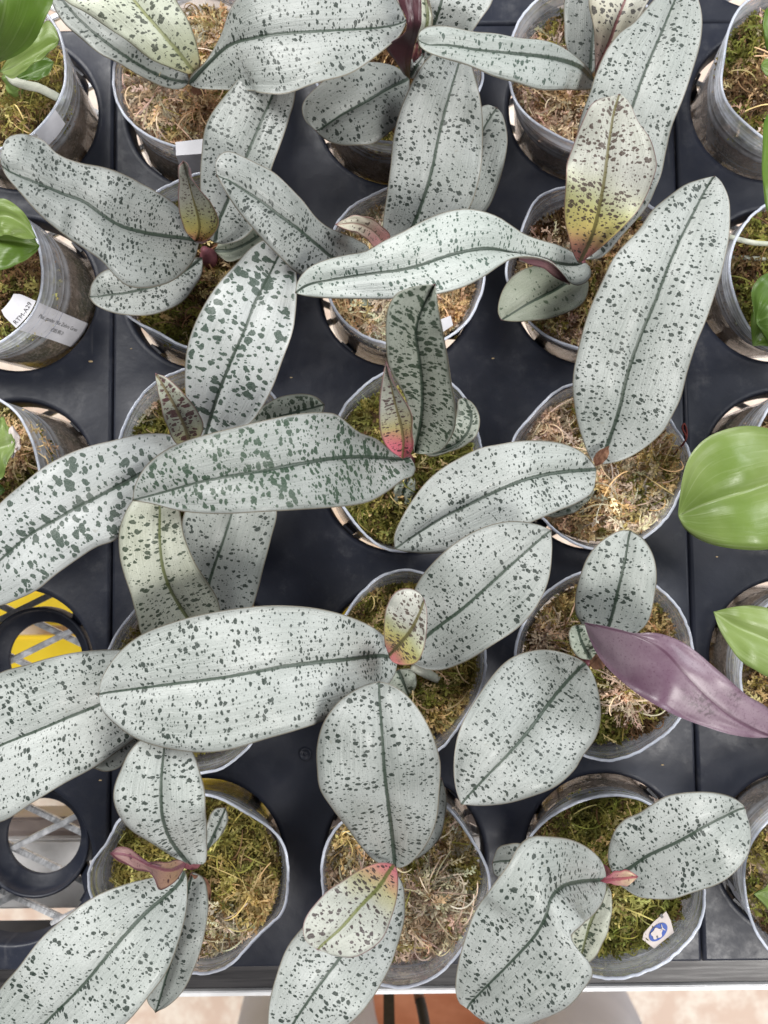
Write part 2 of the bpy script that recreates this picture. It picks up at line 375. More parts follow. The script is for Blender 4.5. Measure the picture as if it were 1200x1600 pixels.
# ------------------------------------------------------------------ leaf geometry
NA, NS = 60, 9
def leaf(parent, M, A, B, style='mid', name='leaf', bulge=0.05, lift=0.0, top=None, under=None, ripple=0.0,
         groove=0.0020, thick=0.0016, patch=None, label=None, liftA=None, liftB=None):
    """M midrib [(px,py,h)], A and B the two outlines [(px,py[,dh])] from base to tip"""
    Mc = spline(M, NA * 4)
    lA = lift if liftA is None else liftA
    lB = lift if liftB is None else liftB
    def edge(E, lf):
        pts = [(M[0][0], M[0][1], 0.0)] + [(e[0], e[1], e[2] if len(e) > 2 else lf) for e in E] + [(M[-1][0], M[-1][1], 0.0)]
        C = spline(pts, NA * 4)
        s = np.linspace(0, 1, len(C))
        d = ((C[:, None, :2] - Mc[None, :, :2]) ** 2).sum(2)
        tau = np.maximum.accumulate(d.argmin(1) / (len(Mc) - 1.0))
        key = 0.55 * s + 0.45 * tau
        key = (key - key[0]) / (key[-1] - key[0]) + s * 1e-6
        return C, key
    t = 0.5 - 0.5 * np.cos(np.linspace(0, math.pi, NA))
    t = 0.6 * t + 0.4 * np.linspace(0, 1, NA)
    sM = np.linspace(0, 1, len(Mc))
    Mi = np.stack([np.interp(t, sM, Mc[:, k]) for k in range(3)], 1)
    EA, kA = edge(A, lA); EB, kB = edge(B, lB)
    def pick(E, key):
        e = np.stack([np.interp(t, key, E[:, k]) for k in range(3)], 1)
        e[:, 2] += Mi[:, 2]
        return e
    a3, b3, m3 = at_many(pick(EA, kA)), at_many(pick(EB, kB)), at_many(Mi)
    wA = np.linalg.norm(a3 - m3, axis=1); wB = np.linalg.norm(b3 - m3, axis=1)
    S = np.linspace(0, 1, NS + 1) ** 1.45
    grid = np.zeros((NA, 2 * NS + 1, 3)); uvx = np.zeros((NA, 2 * NS + 1)); dm = np.zeros_like(uvx); de = np.zeros_like(uvx)
    ph = RNG.uniform(0, 6.28, 4)
    for side, e3, w, off in ((-1, a3, wA, 0), (1, b3, wB, 1)):
        for j, s in enumerate(S):
            p = m3 * (1 - s) + e3 * s
            up = bulge * w * 4 * s * (1 - s)
            up = up - groove * np.exp(-(s * w / 0.0030) ** 2) * np.clip(w / 0.008, 0, 1)
            if ripple:
                up = up + ripple * np.sin(t * 14 + ph[0] + side * 1.3) * s * s * np.sin(math.pi * t)
            up = up + 0.0010 * np.sin(t * 9 + ph[1] + side * ph[2]) * s * np.sin(math.pi * t)
            up = up + 0.0007 * np.sin(t * 23 + s * 5 * side + ph[3]) * s * np.sin(math.pi * t) + 0.0006 * np.sin(t * 5 + s * 9 + ph[0]) * s
            p = p.copy(); p[:, 2] += up
            jj = NS + side * j
            grid[:, jj] = p; uvx[:, jj] = side * s
            dm[:, jj] = s * w; de[:, jj] = (1 - s) * w
    # normals
    gu = np.gradient(grid, axis=0); gv = np.gradient(grid, axis=1)
    N = np.cross(gu, gv)
    ln = np.linalg.norm(N, axis=2, keepdims=True)
    N = np.where(ln > 1e-14, N / np.maximum(ln, 1e-14), 0)
    N[0] = N[2]; N[-1] = N[-3]; N[1] = N[2]; N[-2] = N[-3]
    N /= np.maximum(np.linalg.norm(N, axis=2, keepdims=True), 1e-9)
    if N[8:-8, :, 2].mean() < 0: N = -N; flip = True
    else: flip = False
    th = thick * (0.25 + 0.75 * np.clip(de / 0.004, 0, 1))[..., None]
    th = th * np.sin(math.pi * np.clip(t, 0.02, 0.98))[:, None, None] ** 0.3
    low = grid - N * th
    W = 2 * NS + 1
    top_v = grid.reshape(-1, 3); low_v = low.reshape(-1, 3)
    base = at(*M[0])
    V = np.vstack([top_v, low_v])
    ii, jj = np.meshgrid(np.arange(NA - 1), np.arange(W - 1), indexing='ij')
    a = (ii * W + jj).ravel(); q = np.stack([a, a + 1, a + W + 1, a + W], 1)
    nT = len(top_v)
    # orientation so that faces look along N
    e1 = top_v[q[len(q) // 2, 1]] - top_v[q[len(q) // 2, 0]]; e2 = top_v[q[len(q) // 2, 3]] - top_v[q[len(q) // 2, 0]]
    if np.dot(np.cross(e1, e2), N.reshape(-1, 3)[q[len(q) // 2, 0]]) < 0: q = q[:, ::-1]
    ql = q[:, ::-1] + nT
    side_q = []
    for col in (0, W - 1):
        r = np.arange(NA - 1) * W + col
        side_q.append(np.stack([r, r + W, r + W + nT, r + nT], 1))
    F = np.vstack([q, ql] + side_q)
    mi = np.concatenate([np.zeros(len(q)), np.ones(len(ql)), np.zeros(2 * (NA - 1))]).astype(int)
    tm = top or LM[style]; um = under or UNDER
    extra_uv = None
    shape = np.stack([uvx.ravel(), np.repeat(t, W)], 1); metric = np.stack([dm.ravel(), de.ravel()], 1)
    arc = np.concatenate([[0], np.cumsum(np.linalg.norm(np.diff(m3, axis=0), axis=1))])
    blade = np.stack([(dm * np.sign(uvx)).ravel(), np.repeat(arc, W)], 1); blade = np.vstack([blade, blade])
    shape = np.vstack([shape, shape]); metric = np.vstack([metric, metric])
    if patch:
        n = 24
        U = at_many(spline(patch[0], n)); L = at_many(spline(patch[1], n))
        rows = np.linspace(0, 1, 7)
        pv = np.concatenate([U * (1 - r) + L * r - np.array([0, 0, 0.004]) * math.sin(math.pi * r) for r in rows])
        o = len(V)
        pi, pj = np.meshgrid(np.arange(6), np.arange(n - 1), indexing='ij')
        b = (pi * n + pj).ravel() + o
        pq = np.stack([b, b + 1, b + n + 1, b + n], 1)
        V = np.vstack([V, pv]); F = np.vstack([F, pq]); mi = np.concatenate([mi, np.ones(len(pq), int)])
        shape = np.vstack([shape, np.tile([0.5, 0.5], (len(pv), 1))]); metric = np.vstack([metric, np.tile([0.02, 0.02], (len(pv), 1))]); blade = np.vstack([blade, pv[:, :2]])
    loc = np.array(parent.location) if parent else np.zeros(3)
    me = mesh_np(name, V - loc, F, [tm, um], True, mi)
    for nm, dat in (('shape', shape), ('metric', metric), ('blade', blade)):
        l = me.uv_layers.new(name=nm)
        l.data.foreach_set('uv', dat[F.ravel()].astype(np.float32).ravel())
    o = link(name, me, parent)
    if label: o["label"] = label
    return o

def tube(name, pts3, radii, mat, parent=None, seg=10, wob=0.0):
    P = spline(np.asarray(pts3, float), max(8, len(pts3) * 5))
    n = len(P)
    rr = np.interp(np.linspace(0, 1, n), np.linspace(0, 1, len(radii)), radii)
    T = np.gradient(P, axis=0); T /= np.linalg.norm(T, axis=1, keepdims=True)
    ref = np.array([0, 0, 1.0]) if abs(T[:, 2]).mean() < 0.8 else np.array([1.0, 0, 0])
    X = np.cross(T, ref); X /= np.linalg.norm(X, axis=1, keepdims=True); Y = np.cross(X, T)
    th = np.linspace(0, 2 * math.pi, seg, endpoint=False)
    V = []
    for i in range(n):
        r = rr[i] * (1 + wob * RNG.normal(size=seg) * 0.5)
        V.append(P[i] + (np.cos(th) * r)[:, None] * X[i] + (np.sin(th) * r)[:, None] * Y[i])
    V = np.vstack(V)
    F = []
    for i in range(n - 1):
        for j in range(seg):
            F.append((i * seg + j, i * seg + (j + 1) % seg, (i + 1) * seg + (j + 1) % seg, (i + 1) * seg + j))
    F.append(tuple(range(seg))[::-1]); F.append(tuple((n - 1) * seg + j for j in range(seg)))
    loc = np.array(parent.location) if parent else np.zeros(3)
    return link(name, mesh_py(name, V - loc, F, [mat], True), parent)

# ------------------------------------------------------------------ other materials
def plain(name, c, rough=0.5, spec=0.5, metal=0.0, c2=None, nscale=20, bump=0.0, bscale=200, bdist=0.001):
    nt = NT(name)
    vec = obj_vec(nt)
    n1 = nt.noise(vec, nscale, 5, 0.6)
    col = nt.mix(nt.ramp(n1.outputs[0], 0.32, 0.7), c, c2 or tuple(min(1, x * 1.25) for x in c))
    kw = dict(Base_Color=col, Roughness=nt.ramp(n1.outputs[0], 0.3, 0.7, max(0.05, rough - 0.08), rough + 0.08), Specular_IOR_Level=spec, Metallic=metal)
    if bump:
        n2 = nt.noise(vec, bscale, 3, 0.6)
        kw['Normal'] = nt.bump(n2.outputs[0], bump, bdist)
    return nt.done(nt.bsdf(**kw).outputs[0])

def tray_mat():
    nt = NT('black_plastic')
    vec = obj_vec(nt, False)
    n1 = nt.noise(vec, 9, 4, 0.6); n2 = nt.noise(vec, 70, 5, 0.7); n3 = nt.noise(vec, 420, 3, 0.6)
    col = nt.mix(nt.ramp(n1.outputs[0], 0.3, 0.7), (0.012, 0.0145, 0.025), (0.022, 0.0262, 0.042))
    dust = nt.math('MULTIPLY', nt.ramp(n2.outputs[0], 0.50, 0.78), nt.ramp(n1.outputs[0], 0.40, 0.62))
    col = nt.mix(nt.math('MULTIPLY', dust, 0.75), col, (0.085, 0.088, 0.10))
    # fine scratches
    mp = nt.n('ShaderNodeMapping'); nt.l(vec, mp.inputs[0]); mp.inputs['Scale'].default_value = (260, 14, 14); mp.inputs['Rotation'].default_value = (0, 0, 0.6)
    n4 = nt.noise(mp.outputs[0], 1.0, 2, 0.5)
    scr = nt.math('MULTIPLY', nt.ramp(n4.outputs[0], 0.69, 0.76), nt.ramp(n1.outputs[0], 0.46, 0.62))
    col = nt.mix(nt.math('MULTIPLY', scr, 0.4), col, (0.12, 0.12, 0.13))
    rough = nt.ramp(n2.outputs[0], 0.3, 0.7, 0.36, 0.56)
    nrm = nt.bump(nt.math('ADD', nt.math('MULTIPLY', n1.outputs[0], 3.0), nt.math('MULTIPLY', n3.outputs[0], 0.10)), 0.35, 0.002)
    return nt.done(nt.bsdf(Base_Color=col, Roughness=rough, Specular_IOR_Level=0.45, Normal=nrm).outputs[0])
TRAY = tray_mat()

def clear_mat(name, haze0, haze1, tint):
    """thin clear plastic: see-through, a little milky, glossy"""
    nt = NT(name)
    vec = obj_vec(nt)
    at_ = nt.n('ShaderNodeAttribute', attribute_name='haze')
    n1 = nt.noise(vec, 60, 4, 0.65)
    mp = nt.n('ShaderNodeMapping'); nt.l(vec, mp.inputs[0]); mp.inputs['Scale'].default_value = (14, 14, 420)
    n2 = nt.noise(mp.outputs[0], 1.0, 3, 0.6)
    h = nt.math('ADD', nt.ramp(n1.outputs[0], 0.35, 0.75, haze0, haze0 * 2.2), nt.math('MULTIPLY', nt.ramp(n2.outputs[0], 0.55, 0.72), haze1))
    h = nt.math('ADD', h, nt.math('MULTIPLY', at_.outputs['Fac'], nt.ramp(n1.outputs[0], 0.3, 0.65, 0.55, 1.15)), clamp=True)
    tr = nt.n('ShaderNodeBsdfTransparent'); tr.inputs[0].default_value = tint + (1,)
    df = nt.n('ShaderNodeBsdfDiffuse'); df.inputs[0].default_value = (0.82, 0.86, 0.95, 1)
    tl = nt.n('ShaderNodeBsdfTranslucent'); tl.inputs[0].default_value = (0.82, 0.86, 0.95, 1)
    dm = nt.n('ShaderNodeMixShader'); dm.inputs[0].default_value = 0.45
    nt.l(df.outputs[0], dm.inputs[1]); nt.l(tl.outputs[0], dm.inputs[2])
    m1 = nt.n('ShaderNodeMixShader'); nt.l(h, m1.inputs[0]); nt.l(tr.outputs[0], m1.inputs[1]); nt.l(dm.outputs[0], m1.inputs[2])
    n3 = nt.noise(vec, 45, 3, 0.55)
    nrm = nt.bump(nt.math('ADD', nt.math('MULTIPLY', n3.outputs[0], 2.0), nt.math('MULTIPLY', n2.outputs[0], 0.4)), 0.28, 0.0015)
    fr = nt.n('ShaderNodeFresnel'); fr.inputs[0].default_value = 1.5; nt.l(nrm, fr.inputs['Normal'])
    gl = nt.n('ShaderNodeBsdfGlossy'); gl.inputs['Roughness'].default_value = 0.10; nt.l(nrm, gl.inputs['Normal'])
    gl.inputs[0].default_value = (0.95, 0.97, 1, 1)
    m2 = nt.n('ShaderNodeMixShader'); nt.l(nt.math('MULTIPLY', fr.outputs[0], 0.55), m2.inputs[0]); nt.l(m1.outputs[0], m2.inputs[1]); nt.l(gl.outputs[0], m2.inputs[2])
    return nt.done(m2.outputs[0])
CLEAR = clear_mat('clear_plastic', 0.055, 0.10, (0.95, 0.96, 0.98))
FROST = clear_mat('frosted_plastic', 0.17, 0.12, (0.90, 0.90, 0.92))
CLEAR_RIM = clear_mat('clear_plastic_rim', 0.68, 0.30, (0.95, 0.96, 0.98))

def moss_mat():
    nt = NT('sphagnum')
    a = nt.n('ShaderNodeAttribute', attribute_name='tint')
    vec = obj_vec(nt)
    n1 = nt.noise(vec, 700, 2)
    col = nt.mix(nt.ramp(n1.outputs[0], 0.3, 0.7, 0.0, 0.22), a.outputs['Color'], (0.12, 0.085, 0.03))
    b = nt.bsdf(Base_Color=col, Roughness=0.75, Specular_IOR_Level=0.25)
    tl = nt.n('ShaderNodeBsdfTranslucent'); nt.l(col, tl.inputs[0])
    ms = nt.n('ShaderNodeMixShader'); ms.inputs[0].default_value = 0.25
    nt.l(b.outputs[0], ms.inputs[1]); nt.l(tl.outputs[0], ms.inputs[2])
    return nt.done(ms.outputs[0])
MOSS = moss_mat()
def moss_body_mat():
    nt = NT('packed_moss')
    vec = obj_vec(nt)
    n1 = nt.noise(vec, 60, 4, 0.65); n2 = nt.noise(vec, 420, 4, 0.7); n3 = nt.noise(vec, 35, 2)
    col = nt.mix(nt.ramp(n1.outputs[0], 0.35, 0.65), (0.16, 0.115, 0.06), (0.42, 0.31, 0.22))
    col = nt.mix(nt.ramp(n3.outputs[0], 0.52, 0.66, 0.0, 0.8), col, (0.10, 0.10, 0.03))
    col = nt.mix(nt.ramp(n2.outputs[0], 0.45, 0.72), col, (0.60, 0.47, 0.36))
    return nt.done(nt.bsdf(Base_Color=col, Roughness=0.8, Specular_IOR_Level=0.2, Normal=nt.bump(n2.outputs[0], 0.9, 0.004)).outputs[0])
MOSS_BODY = moss_body_mat()
PAPER = plain('white_label', (0.62, 0.62, 0.66), 0.45, 0.4, nscale=60)
PAPER_BACK = plain('cream_label', (0.46, 0.41, 0.39), 0.6, 0.3, nscale=60)
INK = plain('black_ink', (0.02, 0.02, 0.022), 0.6, 0.2)
GREY_INK = plain('grey_ink', (0.12, 0.12, 0.125), 0.6, 0.2)
BLUE = plain('blue_print', (0.02, 0.06, 0.27), 0.5, 0.3)
ROOT = plain('silver_root', (0.42, 0.45, 0.37), 0.6, 0.2, c2=(0.55, 0.56, 0.48), nscale=90, bump=0.5, bscale=500)
STEM = plain('purple_stem', (0.12, 0.035, 0.05), 0.5, 0.3, c2=(0.22, 0.08, 0.09), nscale=120)
STEM_GREEN = plain('green_stem', (0.11, 0.17, 0.04), 0.5, 0.3, nscale=120)
DRY = plain('dry_sheath', (0.11, 0.050, 0.030), 0.7, 0.2, c2=(0.20, 0.105, 0.065), nscale=160, bump=0.6, bscale=600)
def steel_mat():
    nt = NT('brushed_steel')
    vec = obj_vec(nt, False)
    mp = nt.n('ShaderNodeMapping'); nt.l(vec, mp.inputs[0]); mp.inputs['Scale'].default_value = (9, 260, 60)
    n1 = nt.noise(mp.outputs[0], 1.0, 5, 0.65); n2 = nt.noise(vec, 14, 4, 0.6)
    col = nt.mix(nt.ramp(n1.outputs[0], 0.3, 0.7), (0.022, 0.021, 0.023), (0.062, 0.058, 0.060))
    col = nt.mix(nt.ramp(n2.outputs[0], 0.5, 0.75, 0, 0.7), col, (0.10, 0.092, 0.092))
    return nt.done(nt.bsdf(Base_Color=col, Roughness=nt.ramp(n1.outputs[0], 0.3, 0.7, 0.34, 0.56), Metallic=0.1, Normal=nt.bump(n1.outputs[0], 0.2, 0.001)).outputs[0])
STEEL = steel_mat()
GALV = plain('galvanised_wire', (0.42, 0.43, 0.45), 0.4, 0.5, 0.2, c2=(0.78, 0.79, 0.82), nscale=160, bump=0.5, bscale=300)
WHITE_METAL = plain('white_painted_metal', (0.72, 0.72, 0.73), 0.4, 0.5, nscale=40)
TAUPE = plain('taupe_painted_metal', (0.30, 0.25, 0.235), 0.5, 0.4, nscale=40)
def floor_mat():
    nt = NT('beige_floor')
    vec = obj_vec(nt, False)
    n1 = nt.noise(vec, 26, 3, 0.6); n2 = nt.noise(vec, 90, 4, 0.7)
    col = nt.mix(nt.ramp(n1.outputs[0], 0.35, 0.65), (0.74, 0.57, 0.47), (0.90, 0.80, 0.70))
    col = nt.mix(nt.ramp(n2.outputs[0], 0.4, 0.7, 0, 0.6), col, (0.72, 0.56, 0.46))
    return nt.done(nt.bsdf(Base_Color=col, Roughness=0.7, Specular_IOR_Level=0.2).outputs[0])
FLOOR = floor_mat()
YELLOW = plain('yellow_plastic', (0.72, 0.50, 0.012), 0.4, 0.5, c2=(0.80, 0.58, 0.02), nscale=12)
def cloth_mat():
    nt = NT('grey_cloth')
    vec = obj_vec(nt, False)
    n1 = nt.noise(vec, 7, 3, 0.5); n2 = nt.noise(vec, 900, 2)
    col = nt.mix(nt.ramp(n1.outputs[0], 0.3, 0.7), (0.52, 0.52, 0.56), (0.62, 0.62, 0.66))
    return nt.done(nt.bsdf(Base_Color=col, Roughness=0.8, Specular_IOR_Level=0.2, Normal=nt.bump(nt.math('ADD', nt.math('MULTIPLY', n1.outputs[0], 8.0), n2.outputs[0]), 0.5, 0.004)).outputs[0])
CLOTH = cloth_mat()

# ------------------------------------------------------------------ lattice of tray holes
YAW = R(0.7)
CY, SY = math.cos(YAW), math.sin(YAW)
ORG = at(624, 741, 0.0)
SX, SYP = 0.1279, 0.1226
COLX = {-1: -0.3780, 0: -0.2500, 1: -SX, 2: 0.0, 3: SX, 4: 0.2500, 5: 0.3780}
ROWY = {0: 3 * SYP - 0.004, 1: 2 * SYP, 2: SYP, 3: 0.0, 4: -SYP, 5: -2 * SYP}
def lat(x, y, z=0.0):
    return np.array([ORG[0] + CY * x - SY * y, ORG[1] + SY * x + CY * y, z])
def hole(c, r): return lat(COLX[c], ROWY[r])

# ================================================================== SETTING
# floor
fz = -0.85
me = mesh_py('floor', [(-3, -3, fz), (3, -3, fz), (3, 3, fz), (-3, 3, fz)], [(0, 1, 2, 3)], [FLOOR])
tag(link('floor', me), 'pale beige speckled floor far below the bench', None, None, 'structure')

# ---- bench: grating of diamond bars, front rail, crossbars
bench = empty('bench', lat(0, 0, -0.86))
tag(bench, 'steel growing bench with diamond grating and brushed front rail under the trays', 'bench')
def box_me(name, x0, x1, y0, y1, z0, z1, mat, bev=0.0):
    """box in tray-lattice axes, relative to the lattice origin"""
    import bmesh
    bm = bmesh.new()
    vs = [bm.verts.new((x, y, z)) for z in (z0, z1) for x, y in ((x0, y0), (x1, y0), (x1, y1), (x0, y1))]
    for f in ((3, 2, 1, 0), (4, 5, 6, 7), (0, 1, 5, 4), (1, 2, 6, 5), (2, 3, 7, 6), (3, 0, 4, 7)):
        bm.faces.new([vs[i] for i in f])
    if bev:
        bmesh.ops.bevel(bm, geom=bm.edges[:], offset=bev, segments=2, affect='EDGES')
    me = bpy.data.meshes.new(name); bm.to_mesh(me); bm.free()
    me.materials.append(mat)
    return me
def bench_part(name, me, x=0, y=0, z=0, rz=0.0):
    o = link(name, me, bench)
    p = lat(x, y, z) - np.array(bench.location)
    o.location = p; o.rotation_euler = (0, 0, YAW + rz)
    return o
GZ = -0.054
ang = math.atan2(0.0165, 0.0345)
Lb = 0.98
bar = box_me('grating_bar', -Lb / 2, Lb / 2, -0.0022, 0.0022, -0.0018, 0.0018, GALV, 0.0007)
rail_c = at(600, 1515, -0.045)
ry = -(rail_c[0] - ORG[0]) * SY + (rail_c[1] - ORG[1]) * CY
for k in range(-24, 25):
    for s in (-1, 1):
        yy = k * 0.033 + 0.008
        m_ = s * math.tan(ang); ylo, yhi = ry + 0.030, 0.42
        xa, xb = sorted(((ylo - yy) / m_, (yhi - yy) / m_))
        xa, xb = max(xa, -0.46), min(xb, 0.46)
        if xb - xa < 0.03: continue
        xm = (xa + xb) / 2
        o = bench_part('grating_bar', bar, xm, yy + m_ * xm, GZ + (0.0018 if s > 0 else -0.0018), s * ang)
        o.scale.x = (xb - xa) / math.cos(ang) / Lb
bench_part('front_rail', box_me('front_rail', -0.62, 0.62, -0.0125, 0.018, -0.040, 0.0, STEEL, 0.0015), 0, ry, -0.046)
bench_part('front_rail_edge', box_me('front_rail_edge', -0.62, 0.62, -0.0018, 0.0016, -0.045, 0.0015, WHITE_METAL, 0.0006), 0, ry - 0.0147, -0.046)
wb = at(60, 1375, -0.09); wy = -(wb[0] - ORG[0]) * SY + (wb[1] - ORG[1]) * CY
bench_part('white_beam', box_me('white_beam', -0.60, 0.60, -0.026, 0.026, -0.03, 0.0, WHITE_METAL, 0.002), 0, wy, -0.100)
tb = at(60, 1306, -0.10); ty = -(tb[0] - ORG[0]) * SY + (tb[1] - ORG[1]) * CY
bench_part('crossbar', box_me('crossbar', -0.60, 0.60, -0.011, 0.011, -0.03, 0.0, TAUPE, 0.002), 0, ty, -0.108)
for x in (-0.55, 0.55):
    for y in (ry + 0.03, 0.42):
        bench_part('leg', box_me('leg', -0.015, 0.015, -0.015, 0.015, -0.85 + 0.085, 0.0, STEEL, 0.002), x, y, -0.085)

# ---- yellow crate under the bench, glimpsed through the empty hole
cr = at(85, 1000, -0.40)
crate = empty('crate', (cr[0] + 0.10, cr[1], fz))
tag(crate, 'yellow plastic crate on the floor below the bench, seen through the empty upper hole', 'crate')
def crate_slat(name, x0, x1, y0, y1, z0, z1):
    me = box_me(name, x0, x1, y0, y1, z0, z1, YELLOW, 0.004)
    return link(name, me, crate)
for k in range(4):
    crate_slat('side_slat', -0.36, 0.36, -0.125, -0.105, 0.05 + k * 0.105, 0.13 + k * 0.105)
    crate_slat('side_slat', -0.36, 0.36, 0.045, 0.060, 0.05 + k * 0.105, 0.13 + k * 0.105)
for sx_ in (-1, 1):
    for sy_ in (-1, 1):
        crate_slat('corner_post', sx_ * 0.36 - 0.015, sx_ * 0.36 + 0.015, (-0.115 if sy_ < 0 else 0.045) - 0.018, (-0.115 if sy_ < 0 else 0.045) + 0.018, 0.0, 0.46)
crate_slat('lid', -0.40, 0.34, -0.125, 0.008, 0.464, 0.482)
crate_slat('lid', -0.40, 0.34, 0.020, 0.060, 0.464, 0.482)

# ---- trays
HR = 0.0512
NSEG = 64
def tray_plate(name, xs, ys, x0, x1, y0, y1):
    """plate with round holes; xs, ys hole centres, borders between them halfway"""
    V, F = [], []
    bx = [x0] + [(a + b) / 2 for a, b in zip(xs[:-1], xs[1:])] + [x1]
    by = [y0] + [(a + b) / 2 for a, b in zip(ys[:-1], ys[1:])] + [y1]
    th = np.linspace(0, 2 * math.pi, NSEG, endpoint=False) + math.pi / NSEG
    prof = [(HR + 0.0046, 0.0000), (HR + 0.0036, 0.0004), (HR + 0.0014, 0.0005), (HR + 0.0003, -0.0002), (HR - 0.0004, -0.0022), (HR - 0.0010, -0.0100), (HR - 0.0012, -0.0140)]
    for i, cx in enumerate(xs):
        for j, cy in enumerate(ys):
            l, r, b, t = bx[i], bx[i + 1], by[j], by[j + 1]
            rings = []
            o = len(V)
            for a in th:                      # square border
                dx, dy = math.cos(a), math.sin(a)
                k = min(((r - cx) / dx if dx > 0 else (l - cx) / dx) if abs(dx) > 1e-9 else 9, ((t - cy) / dy if dy > 0 else (b - cy) / dy) if abs(dy) > 1e-9 else 9)
                V.append((cx + dx * k, cy + dy * k, 0.0))
            for pr, pz in prof:
                for a in th: V.append((cx + math.cos(a) * pr, cy + math.sin(a) * pr, pz))
            n = len(prof) + 1
            for q in range(n - 1):
                for s in range(NSEG):
                    s2 = (s + 1) % NSEG
                    F.append((o + q * NSEG + s, o + q * NSEG + s2, o + (q + 1) * NSEG + s2, o + (q + 1) * NSEG + s))
            # corners of the cell
            for (cxn, cyn) in ((r, t), (l, t), (l, b), (r, b)):
                aa = math.atan2(cyn - cy, cxn - cx) % (2 * math.pi)
                s = int((aa - math.pi / NSEG) // (2 * math.pi / NSEG)) % NSEG
                V.append((cxn, cyn, 0.0)); F.append((o + s, o + (s + 1) % NSEG, len(V) - 1)[::-1])
    # rolled border and skirt
    o = len(V)
    for ins, z in ((0, 0.0), (-0.0012, -0.0004), (-0.0022, -0.0020), (-0.0024, -0.018)):
        for (x, y) in ((x0 + ins, y0 + ins), (x1 - ins, y0 + ins), (x1 - ins, y1 - ins), (x0 + ins, y1 - ins)): V.append((x, y, z))
    for q in range(3):
        for s in range(4):
            F.append((o + q * 4 + s, o + (q + 1) * 4 + s, o + (q + 1) * 4 + (s + 1) % 4, o + q * 4 + (s + 1) % 4))
    me = mesh_py(name, V, F, [TRAY], True)
    return me
def cup_ring_mesh():
    V, F = [], []
    th = np.linspace(0, 2 * math.pi, 48, endpoint=False)
    prof = [(0.0370, -0.034), (0.0365, -0.0322), (0.0350, -0.0322), (0.0345, -0.034), (0.0335, -0.0438), (0.0262, -0.0452), (0.0256, -0.0470), (0.0262, -0.0490), (0.0355, -0.0485), (0.0368, -0.0440)]
    for r, z in prof:
        for a in th: V.append((math.cos(a) * r, math.sin(a) * r, z))
    n = len(prof)
    for q in range(n):
        for s in range(48):
            F.append((q * 48 + s, q * 48 + (s + 1) % 48, ((q + 1) % n) * 48 + (s + 1) % 48, ((q + 1) % n) * 48 + s))
    return mesh_py('cup_ring', V, F, [TRAY], True)
def strut_mesh():
    w = 0.0045
    V = []
    for (r, z) in ((HR - 0.0012, -0.009), (HR - 0.0022, -0.020), (0.0365, -0.040), (0.0345, -0.040), (HR - 0.0040, -0.020), (HR - 0.0028, -0.009)):
        V += [(r, -w, z), (r, w, z)]
    F = []
    for i in range(5): F.append((2 * i, 2 * i + 1, 2 * i + 3, 2 * i + 2))
    F.append((10, 11, 1, 0))
    F.append((0, 2, 8, 10)); F.append((2, 4, 6, 8)); F.append((11, 9, 3, 1)); F.append((9, 7, 5, 3))
    return mesh_py('cup_strut', V, F, [TRAY])
RING_ME, STRUT_ME = cup_ring_mesh(), strut_mesh()
def tray(label, cols, rows, x0, x1, y0, y1, cups):
    t = empty('tray', lat((x0 + x1) / 2, (y0 + y1) / 2, 0.0))
    t.rotation_euler = (0, 0, YAW)
    tag(t, label, 'tray', 'black plastic pot trays')
    mx, my = (x0 + x1) / 2, (y0 + y1) / 2
    xs = [COLX[c] - mx for c in cols]; ys = sorted(ROWY[r] - my for r in rows)
    link('plate', tray_plate('plate', xs, ys, x0 - mx, x1 - mx, y0 - my, y1 - my), t)
    for (c, r) in cups:
        g = link('cup_ring', RING_ME, t, (COLX[c] - mx, ROWY[r] - my, 0))
        for k in range(4):
            s = link('cup_strut', STRUT_ME, g)
            s.rotation_euler = (0, 0, R(-128 + 90 * k + (8 if k % 2 else -6)))
    return t
SEAM = 0.1880
TY0, TY1 = ROWY[5] - 0.0650, ROWY[1] + 0.0565
gap = 0.0026
allrows = [1, 2, 3, 4, 5]
tray('middle black tray holding three columns of silver leaved orchids', [1, 2, 3], allrows, -SEAM + gap, SEAM - gap, TY0, TY1, [(c, r) for c in (1, 2, 3) for r in allrows])
tray('left black tray with two empty pot holes showing the grating', [-1, 0], allrows, -SEAM - 0.26, -SEAM - gap, TY0, TY1, [(0, r) for r in allrows])
tray('right black tray along the photo edge under green leaved orchids', [4, 5], allrows, SEAM + gap, SEAM + 0.26, TY0, TY1, [(4, r) for r in allrows])
tray('black tray at the very top, beyond the horizontal seam', [1, 2, 3], [0], -SEAM + gap, SEAM - gap, TY1 + 0.005, TY1 + 0.130, [])
tray('top right corner tray showing one curved empty hole rim', [4, 5], [0], SEAM + gap, SEAM + 0.26, TY1 + 0.004, TY1 + 0.130, [(4, 0)])

